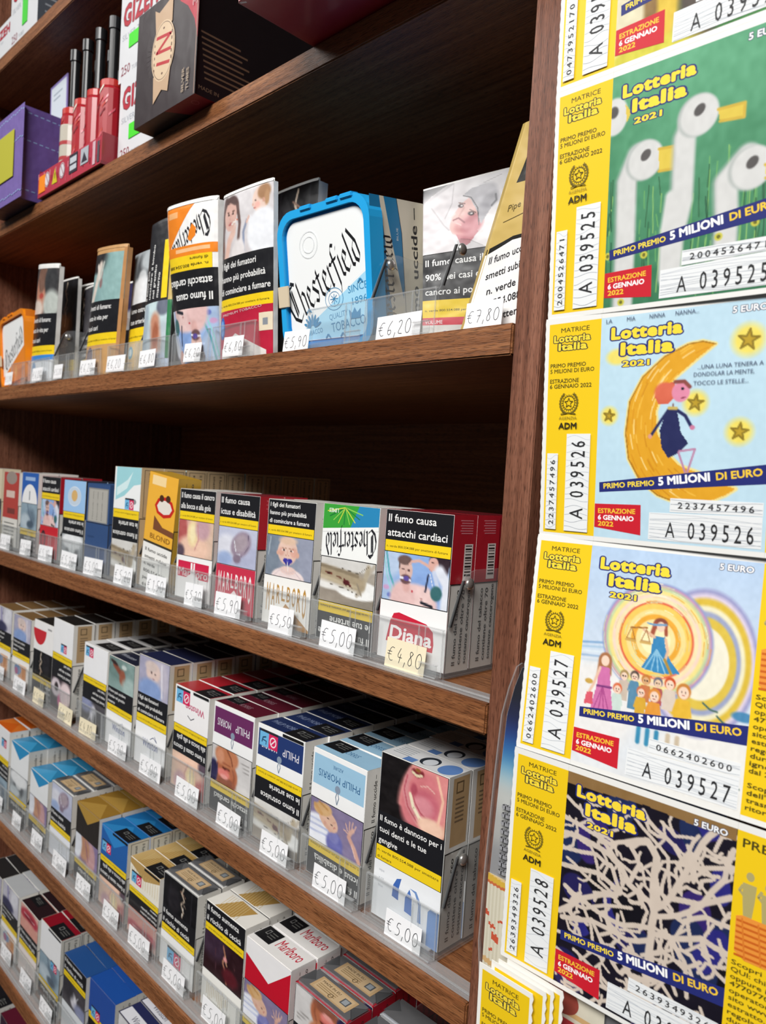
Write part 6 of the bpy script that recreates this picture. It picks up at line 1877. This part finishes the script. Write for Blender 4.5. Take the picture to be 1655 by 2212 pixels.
def pic_justice():
    P = Paint(GX, GY, 'c3d5ea', 6)
    P.grad('b4cbe6', 'e0e2e4')
    P.noise(12, .03)
    for i in range(10):
        P.l([(0, .45 + .02 * i), (.2, .43 + .022 * i)], .012, ('7ea4cc', 'a8c4dc', 'd8e4ec')[i % 3], AS, a=.6)
    P.e(.1, .72, .3, .2, 'e8e6e4', .4).e(.85, .9, .4, .2, 'e9e7e2', .4)
    cx, cy = nrm_(80, 42)
    for k, (R, c) in enumerate(((.40, '9a9ac4'), (.375, 'd8cadc'), (.35, 'd8b840'), (.31, 'e8e2c0'), (.28, '9aa2c0'), (.25, 'd9bc4a'), (.2, 'ebe6d2'))):
        P.e(cx + .02, cy + .02, R * .75, R * .78, c, .06, 20)
    cx, cy = nrm_(61.5, 38)
    for R, c in ((.335, '8a9ac8'), (.325, 'c890b0'), (.312, 'b8cca0'), (.295, 'ecdc8c'), (.27, 'f0d2c0'), (.25, 'f1dcae'), (.225, 'd84a3a'), (.215, 'f0c860'), (.18, 'f2d890'), (.15, 'e8a83a'), (.12, 'f2dc9c'), (.09, 'f4e8b8')):
        P.e(cx, cy, R * .98, R * .74, c, .05)
    r = random.Random(8)
    for i in range(110):
        t, R = r.uniform(0, 6.28), r.uniform(.12, .33)
        P.l([(cx + R * math.cos(t + d), cy + R * .75 * math.sin(t + d)) for d in (0, .15, .3)], .005, r.choice(['f6ecc8', 'e0a040', 'd8c890', 'c8d8b0']), AS, a=.5)
    # the blindfolded figure with scales
    P.p(N((60.6, 36.4), (65.6, 36), (66, 40), (68.5, 45), (73.4, 50.4), (65, 52), (56.4, 51), (60, 44)), '3a86b8')
    for d in (58, 61, 64, 67, 70):
        P.l(N((62.5, 42), (d, 51)), .006, '8cc0dc', AS)
    P.e(*nrm_(63.2, 30.8), .042, .026, '8a4a3a', .2).l(N((61, 31), (59.8, 36)), .02, 'a0503a', AS).l(N((65.4, 31), (66, 35)), .015, 'a0503a', AS)
    P.e(*nrm_(63.4, 32), .024, .022, 'ecc8b0', .2).l(N((60.2, 31.6), (65.6, 30.8)), .009, '6a9ac0', AS).l(N((60.2, 31.6), (57.4, 31.2)), .007, '6a9ac0', AS)
    P.l(N((61, 36.8), (56, 34.4)), .012, 'e2b898', AS).l(N((66, 37), (67.4, 42), (66.6, 46)), .012, 'e2b898', AS)
    P.l(N((66.4, 45.6), (69.6, 51)), .012, 'b08a3a', AS)
    P.l(N((50, 34.4), (57.4, 33.4)), .007, 'a06a34', AS)
    for x in (50.4, 57.2):
        P.l(N((x, 34.2), (x - 2, 39.4), (x + 2, 39.4), (x, 34.2)), .004, 'a06a34', AS).l(N((x - 2.2, 40), (x + 2.2, 40)), .009, 'c8a058', AS)
    # the crowd

    def kid(x, y, s, hair, skin, top, tall=10):
        P.p(N((x - 2.2 * s, y + 2.6 * s), (x + 2.2 * s, y + 2.6 * s), (x + 3 * s, y + tall * s), (x - 3 * s, y + tall * s)), top)
        P.l(N((x - 2 * s, y + 3.4 * s), (x - 3 * s, y + 8 * s)), .011 * s, top, AS).l(N((x + 2 * s, y + 3.4 * s), (x + 3 * s, y + 8 * s)), .011 * s, top, AS)
        P.e(*nrm_(x, y - .3), .034 * s, .028 * s, hair, .2).e(*nrm_(x, y + .4), .025 * s, .022 * s, skin, .2)
        for d in (-.7, .7):
            P.e(*nrm_(x + d * s, y + .2), .004, .004, '3a2a2a', .3)
        P.l(N((x - .5 * s, y + 1.3 * s), (x + .5 * s, y + 1.3 * s)), .003, 'a03a3a', AS)
    sk = 'f0d2bc'
    kid(49.2, 56, .8, 'a88a5a', sk, 'c8b8a8', 14)
    kid(54, 55.4, .8, '5a4a44', sk, '5a8aa8', 18)
    kid(59.2, 56, .8, 'c07a3a', 'd8a878', 'c87a4a', 12)
    kid(64.6, 56, .8, '6a6a78', 'e8c8a8', 'b05a5a', 12)
    kid(69.8, 55.4, .95, 'c8502a', sk, 'd8c8b8', 12)
    kid(57.6, 61.5, .85, 'c8704a', sk, 'd8a83a', 14)
    kid(46.6, 62.5, .85, 'd8704a', sk, 'c8d8d0', 12)
    kid(63.6, 61.8, 1.05, 'd88a3a', sk, 'e0963a', 12)
    kid(75.8, 57.4, 1.2, 'c8803a', sk, 'e2b43a', 13)
    P.e(*nrm_(39.6, 51), .042, .034, 'a8704a', .2).l(N((37.6, 51), (37.2, 58)), .024, 'a8704a', AS).l(N((41.6, 51), (42, 57)), .022, 'a8704a', AS)
    P.e(*nrm_(39.6, 51.4), .026, .024, sk, .2)
    P.p(N((37.2, 54.4), (42, 54.2), (43.4, 63), (45.4, 73.5), (34.4, 74.5), (36.6, 63)), 'cf72a8')
    for d in (36, 38.5, 41, 43.5):
        P.l(N((39.5, 63), (d, 74)), .005, 'a84a88', AS)
    P.l(N((36.8, 63.2), (43.6, 62.8)), .01, '7a3a78', AS).l(N((37.4, 55), (35, 63), (32.6, 68)), .013, 'e8c0a8', AS).p(N((32, 67), (35, 66.6), (35.4, 72), (31, 72.6)), 'd85a6a')
    P.e(*nrm_(32.6, 62), .026, .012, 'c8a04a', .3)
    for x, y, q in ((84, 60, 6), (90, 64, 5), (88, 69, 6), (96, 88, 5)):
        P.l(N((x, y), (x + q * .5, y + 2), (x + q, y + 2.4)), .008, '4a6a60', AS)
    P.e(*nrm_(100, 62), .06, .02, '4a86b0', .4)
    for x in (58, 62, 66, 71, 75):
        P.l(N((x, 77), (x, 83)), .02, ('3a8ab0', 'c8b8a0')[x % 2], AS)
    P.e(*nrm_(92, 82), .02, .008, 'd89ab0', .4)
    return P.noise(60, .035).im


def pic_branches():
    P = Paint(GX, GY, '16121f', 9)
    r = random.Random(12)
    for i in range(34):
        x, y = r.random(), r.random()
        P.e(x, y, r.uniform(.05, .14), r.uniform(.04, .12), r.choice(['2a2878', '221e52', '16121f', '34246a', '100e16', '1e2a52']), .1, r.uniform(0, 180))
    c = 'cfc0b2'

    def br(w, *q):
        p = N(*q)
        s = [p[0]]
        for k in range(len(p) - 1):
            s.append(((p[k][0] + p[k + 1][0]) / 2 + r.uniform(-.008, .008), (p[k][1] + p[k + 1][1]) / 2 + r.uniform(-.006, .006)))
            s.append(p[k + 1])
        P.l(s, w * .9 + .003, c, AS, soft=.12)
    main = [(.034, (70, 99), (71, 72), (71.6, 57), (72, 48), (70.7, 35.4), (71.4, 24), (66.9, 18.5), (58, 22.6)),
            (.026, (72, 48), (69.7, 43.8), (60, 40), (56.5, 34.7), (50, 30.7), (41, 29), (28, 28.9)),
            (.026, (72, 46), (78, 38.6), (84.5, 23.4), (89.5, 10.7), (95, 3)),
            (.024, (78, 38.6), (90, 36), (102, 28)), (.022, (73.3, 48.6), (82.4, 44), (91, 36), (99, 22), (101.5, 9)),
            (.024, (71, 57), (81, 54.6), (92, 49.4), (102.4, 51)), (.022, (71, 60), (61, 64.6), (44, 63.6), (29.4, 68.4)),
            (.022, (70, 55), (59, 59), (49, 58.8), (38, 56), (30, 53.3)), (.026, (38, 56), (28, 66)), (.022, (38, 56), (48, 50), (56.5, 45.4), (46, 41), (28, 44)),
            (.018, (56.5, 45.4), (52, 36), (44, 33), (28, 36)), (.02, (60, 40), (64, 30), (60, 24), (66, 18)), (.018, (28, 22), (40, 24), (50, 26), (58, 22)),
            (.016, (28, 12), (36, 16), (44, 22), (56, 34)), (.018, (84.5, 23.4), (78, 16), (70, 12), (64, 6)), (.018, (84, 23), (92, 20), (102, 16)),
            (.02, (74, 42), (84, 46), (93, 40), (102, 40)), (.016, (92, 49), (96, 58), (102, 62)), (.018, (80, 55), (86, 62), (88, 76)), (.014, (62, 64), (66, 72), (60, 80)),
            (.016, (44, 63), (50, 72), (58, 80)), (.02, (70, 78), (80, 72), (92, 68), (102, 70)), (.016, (28, 76), (40, 74), (50, 78)), (.014, (38, 56), (44, 66), (46, 76)),
            (.014, (30, 60), (40, 60), (50, 54), (62, 50)), (.016, (88, 36), (86, 46), (88, 54)), (.014, (95, 30), (100, 36), (102, 36)), (.014, (76, 28), (82, 30), (88, 26)),
            (.014, (60, 10), (68, 16), (76, 22), (78, 36)), (.014, (46, 26), (54, 32), (64, 36), (70, 34)), (.012, (72, 8), (78, 12), (86, 10)), (.014, (90, 12), (96, 14), (102, 12)),
            (.016, (66, 98), (58, 90), (50, 86), (40, 82)), (.014, (72, 90), (80, 84), (92, 82)), (.016, (28, 84), (36, 88), (42, 98)), (.014, (50, 98), (56, 94), (64, 84)),
            (.013, (30, 40), (38, 44), (50, 48)), (.012, (50, 58), (54, 66), (64, 70), (70, 70)), (.012, (84, 48), (80, 60), (72, 66)), (.012, (96, 42), (92, 52), (86, 58))]
    for q in main:
        br(*q)
    for i in range(150):
        x, y, t = r.uniform(28, 102), r.uniform(8, 98), r.uniform(0, 6.28)
        L = r.uniform(6, 15)
        br(r.uniform(.008, .016), (x, y), (x + L * .5 * math.cos(t), y + L * .5 * math.sin(t)), (x + L * math.cos(t + .5), y + L * math.sin(t + .5)))
    P.p([(0, 0), (1, 0), (1, .05), (.75, .045), (.5, .035), (.2, .05), (0, .055)], '8a6a40')
    P.noise(30, .03)
    return P.im


def pic_first():
    P = Paint(110, 150, '2c5c34', 11)
    P.grad('5a8a4a', '3a7a3a')
    P.e(.15, .85, .2, .3, 'd8d0b0', .3).l([(.35, .6), (.3, .85), (.25, 1)], .14, 'd8b83c', AS).l([(.2, .6), (.22, .95)], .06, '8a6a3a', AS)
    P.e(.5, .8, .12, .3, '4a4038', .4).e(.7, .72, .14, .1, 'c8c4b4', .3).l([(.6, .7), (.72, .76), (.82, .7)], .02, '8a8478', AS)
    P.e(.2, 1, .3, .06, 'c8c03a', .5)
    return P.noise(20, .08).noise(50, .05).im


def rodr(v):
    v = Vector(v)
    th = v.length
    return Matrix.Rotation(th, 4, v.normalized())


def ticket(num, code, im, pose, label):
    t = thing('lottery_ticket', label, 'lottery ticket', group='lottery tickets in the hanging strip')
    t.matrix_world = Matrix.Translation((pose[3], pose[4], pose[5] + H)) @ rodr(pose[:3])
    pl = plane((0, 0, 0), (1, 0, 0), (0, 0, -1), (0, -1, 0))
    thk = .00022
    teeth = []
    n = 44
    for i in range(n + 1):
        z = -.1018 + .1046 * i / n
        teeth += [(-.0020 - (.00028 if i % 2 else 0), z)]
    out = [(.0274, .0028), (.0274, -.1018)] + teeth
    m = MB().prism(out[::-1], 0, thk, 'e9e8e4')
    m.art(stub_art(num, code), pl, eps=8e-6)
    m.build('counterfoil', PAPER, t)
    m = MB().box((.02745, 0, -.1018), (.1024, thk, .0028), 'e9e8e4')
    m.art(picture_art(num, code, im), pl, eps=6e-6)
    if num == 39526:
        a = Art()
        for s, x, y, w in (('...UNA LUNA TENERA A', 72.4, 25.8, 26), ('DONDOLAR LA MENTE,', 71, 28.8, 24), ('TOCCO LE STELLE...', 71, 32.4, 22)):
            a.text(s, x, y, 1.7, '54607a', width=w)
        for s, x, w in (('LA', 30, 3), ('MIA', 40, 4), ('NINNA', 50.5, 7), ('NANNA...', 62, 10)):
            a.text(s, x, 2.6, 1.8, '54607a', width=w)
        m.art(a, plane((0, -.00046, 0), (1, 0, 0), (0, 0, -1), (0, -1, 0)), eps=6e-6)
    m.build('picture_panel', PAPER, t)
    m = MB().box((.10245, 0, -.1018), (.140, thk, .0028), 'e9e8e4')
    m.art(prize_art(), pl, eps=8e-6)
    m.build('prize_panel', PAPER, t)
    return t


POSES = [[0.06741, 0.00643, -0.02004, -0.20607, 0.30608, 0.18401], [0.05462, -0.00851, 0.00327, -0.20724, 0.31268, 0.07972],
         [-0.07417, -0.00846, 0.02866, -0.20671, 0.31762, -0.02408], [0.00133, 0.0012, 0.03083, -0.20579, 0.30931, -0.12836]]
ticket(39524, '0473952170', pic_first(), [0.04, 0.006, -0.02, -0.2054, 0.3018, 0.2882], 'topmost ticket in the strip, cut off by the picture edge')
ticket(39525, '2004526471', pic_geese(), POSES[0], 'green lottery ticket painted with white geese')
ticket(39526, '2237457496', pic_moon(), POSES[1], 'pale blue lottery ticket with a girl on a yellow crescent moon')
ticket(39527, '0662402600', pic_justice(), POSES[2], 'lottery ticket with a blindfolded figure holding scales above a crowd')
ticket(39528, '2639349326', pic_branches(), POSES[3], 'lottery ticket with beige branches on black and dark blue')

# stubs torn off and kept at the bottom, one behind another
for i, (dx, dy, dz, lab) in enumerate(((0, 0, 0, 'front yellow ticket stub of the bundle under the last lottery ticket'), (.0055, .0022, .0028, 'second yellow stub in the bundle, just showing above the front one'),
                                       (.0085, .0036, .0042, 'third stub of the bundle with a ragged right edge'), (.0125, .0050, .0056, 'rearmost stub of the bundle, highest of its white edges'))):
    X, Y, Z = -.2108 + dx, .2990 + dy, -.2345 + dz
    m = MB()
    n = 40
    right = [(.0290 + (.0004 if k % 2 else -.0003), -.100 + .1026 * k / n) for k in range(n + 1)]
    m.prism([(-.0020, -.100)] + right + [(-.0020, .0026)], 0, .0003, 'f1efe9')
    a = stub_art(39529 + i, '31%08d' % (4407 * (i + 3) * 991 % 10 ** 8))
    m.art(a, plane((0, 0, 0), (1, 0, 0), (0, 0, -1), (0, -1, 0)), eps=8e-6)
    o = m.build('ticket_stub', PAPER)
    o.location = (X, Y, Z + H)
    o.rotation_euler = (math.radians(1.5), 0, 0)
    tag(o, lab, 'ticket stub', 'bundle of ticket stubs')

# clear sleeve with scratch cards behind the strip
sl = [(-.2120, -.086), (-.2150, -.0885), (-.2188, -.100), (-.2222, -.115), (-.2242, -.150), (-.2262, -.200), (-.2268, -.235), (-.2238, -.262), (-.2232, -.30), (-.2236, -.40), (-.11, -.40), (-.11, -.086)]
s_ = thing('plastic_sleeve', 'clear plastic sleeve of scratch cards hanging behind the ticket strip', 'plastic sleeve', (-.17, .3185, H - .40))


def shift(m, d):
    m.P = [p - np.array(d) for p in m.P]
    return m


off = (-.17, .3185, -.40)
shift(MB().prism(sl, .31660, .31672, 'ffffff'), off).build('front_sheet', SLEEVE, s_)
shift(MB().prism(sl, .3290, .3292, 'ffffff'), off).build('back_sheet', SLEEVE, s_)
e_ = MB()
for (xa, za), (xb, zb) in zip(sl[:-3], sl[1:-2]):
    e_.quads([[(xa - .0004, .3164, za), (xb - .0004, .3164, zb), (xb + .0004, .3164, zb), (xa + .0004, .3164, za)], [(xa - .0004, .3164, za), (xa - .0004, .3190, za), (xb - .0004, .3190, zb), (xb - .0004, .3164, zb)]], 'ffffff')
shift(e_, off).build('folded_edge', RAIL, s_)
bc = [(x + .0012, z - .0008 if z > -.1 else z) for x, z in sl[1:]]
bc = [p for p in bc if p[1] > -.3] + [(-.1105, -.30)]
bc = [(-.2138, -.0890)] + bc[1:-2] + [(-.2224, -.30), (-.1105, -.30), (-.1105, -.0890)]
m = MB().prism(bc, .3195, .3202, 'b8b8ba')
P_ = Paint(60, 120, '10142c')
P_.grad('0a0d20', '0a0d20')
for y_, c_ in ((.0, '080b1e'), (.09, '0c1540'), (.135, '123478'), (.18, '2468aa'), (.225, '5c9cc4'), (.255, 'a4c4d0'), (.29, 'c8cac6'), (.36, 'b6b6b3'), (.44, '98989a'), (.6, '808084'), (1, '6c6c72')):
    P_.im = np.where((P_.Y >= y_)[..., None], P_.c(c_), P_.im)
k_ = P_.im
for _ in range(5):
    k_ = (k_ + np.roll(k_, 1, 0) + np.roll(k_, -1, 0)) / 3
    k_[0], k_[-1] = P_.im[0], P_.im[-1]
a_ = Art()
g_ = Art().grid(-226, 89, -110.5, 300, k_)
# keep only the part of the printed sky that lies on the card
gp, gc, gl = g_.arrays()
zs = -gp[..., 1] / 1000
le = np.interp(-zs, [-z for _, z in bc[:8]], [x for x, _ in bc[:8]])
gp = gp.copy()
gp[..., 0] = np.maximum(gp[..., 0], le * 1000 + .1)
m.art(None, plane((0, .3195, 0), (.001 * 1000, 0, 0), (0, 0, -1), (0, -1, 0)), arrays=(gp, gc, gl))
o_ = m.build('scratch_card', CARD)
o_.location.z = H
tag(o_, 'blue to silver scratch card inside the clear sleeve', 'scratch card')
# a thick deck of smaller cards, golden on top, their edges showing at the left
for i in range(9):
    x0 = -.2255 + i * .0013
    y0 = .31915 - i * .00027
    a = Art().rect(0, 0, 60, 58, 'd6cfb8' if i % 2 else 'e2dcc8').rect(0, 0, 60, 4.4, 'dfb53a').rect(0, 3.6 - .1 * i, 60, 5.0 - .1 * i, 'cf6a3a')
    a.rect(0, 50.5 - i % 3, 60, 55 + i % 2, 'bf1f2c').rect(0, 44 - i % 2, 60, 46.5, 'd8b078')
    for q in ((0, 1, 19, 22), (2, 5, 24.5, 27), (4, 7, 28.5, 33), (3, 4, 37, 39), (7, 8, 20, 22)):
        if q[0] <= i <= q[1]:
            a.rect(0, q[2] + .5 * (i % 2), 60, q[3] - .4 * (i % 3), 'cf5230')
    a.ell(22, 30, 8, 6, 'c0622e').ell(38, 40, 9, 7, '9a3a2a')
    o = MB().box((0, 0, -.058), (.06, .00022, 0), 'e4e0d2').art(a, plane((0, 0, 0), (1, 0, 0), (0, 0, -1), (0, -1, 0)), eps=6e-6).build('scratch_card', PAPER)
    o.location = (x0, y0, H - .1990 - .0004 * (i % 2))
    tag(o, ('frontmost', 'eighth', 'seventh', 'sixth', 'fifth', 'fourth', 'third', 'second', 'rearmost')[8 - i] + ' card of the gold topped deck in the clear sleeve' if i in (0, 8) else ('', 'second', 'third', 'fourth', 'fifth', 'sixth', 'seventh', 'eighth', '')[i] + ' card from the left in the gold topped deck in the sleeve', 'scratch card', 'deck of scratch cards in the sleeve')
# spiral bound notepad edge standing between deck and tickets
nb_ = thing('notepad', 'spiral bound silver pad in the sleeve, its coils showing beside the tickets', 'notepad', (-.2118, .3178, H - .1985))
MB().box((-.0030, .0004, .0), (.060, .0009, .042), 'a8a8ac', .0002).build('cover', CARD, nb_)
for i in range(9):
    z = .003 + i * .0042
    m = MB()
    pts = [(-.0042 + .0022 * math.cos(t), .0000 + .0010 * math.sin(t)) for t in np.linspace(0, 2 * math.pi, 13)]
    for (xa, ya), (xb, yb) in zip(pts[:-1], pts[1:]):
        m.box((min(xa, xb) - .0003, min(ya, yb) - .0003, z), (max(xa, xb) + .0003, max(ya, yb) + .0003, z + .0015), '98989c')
    m.build('coil', PLASTIC, nb_)
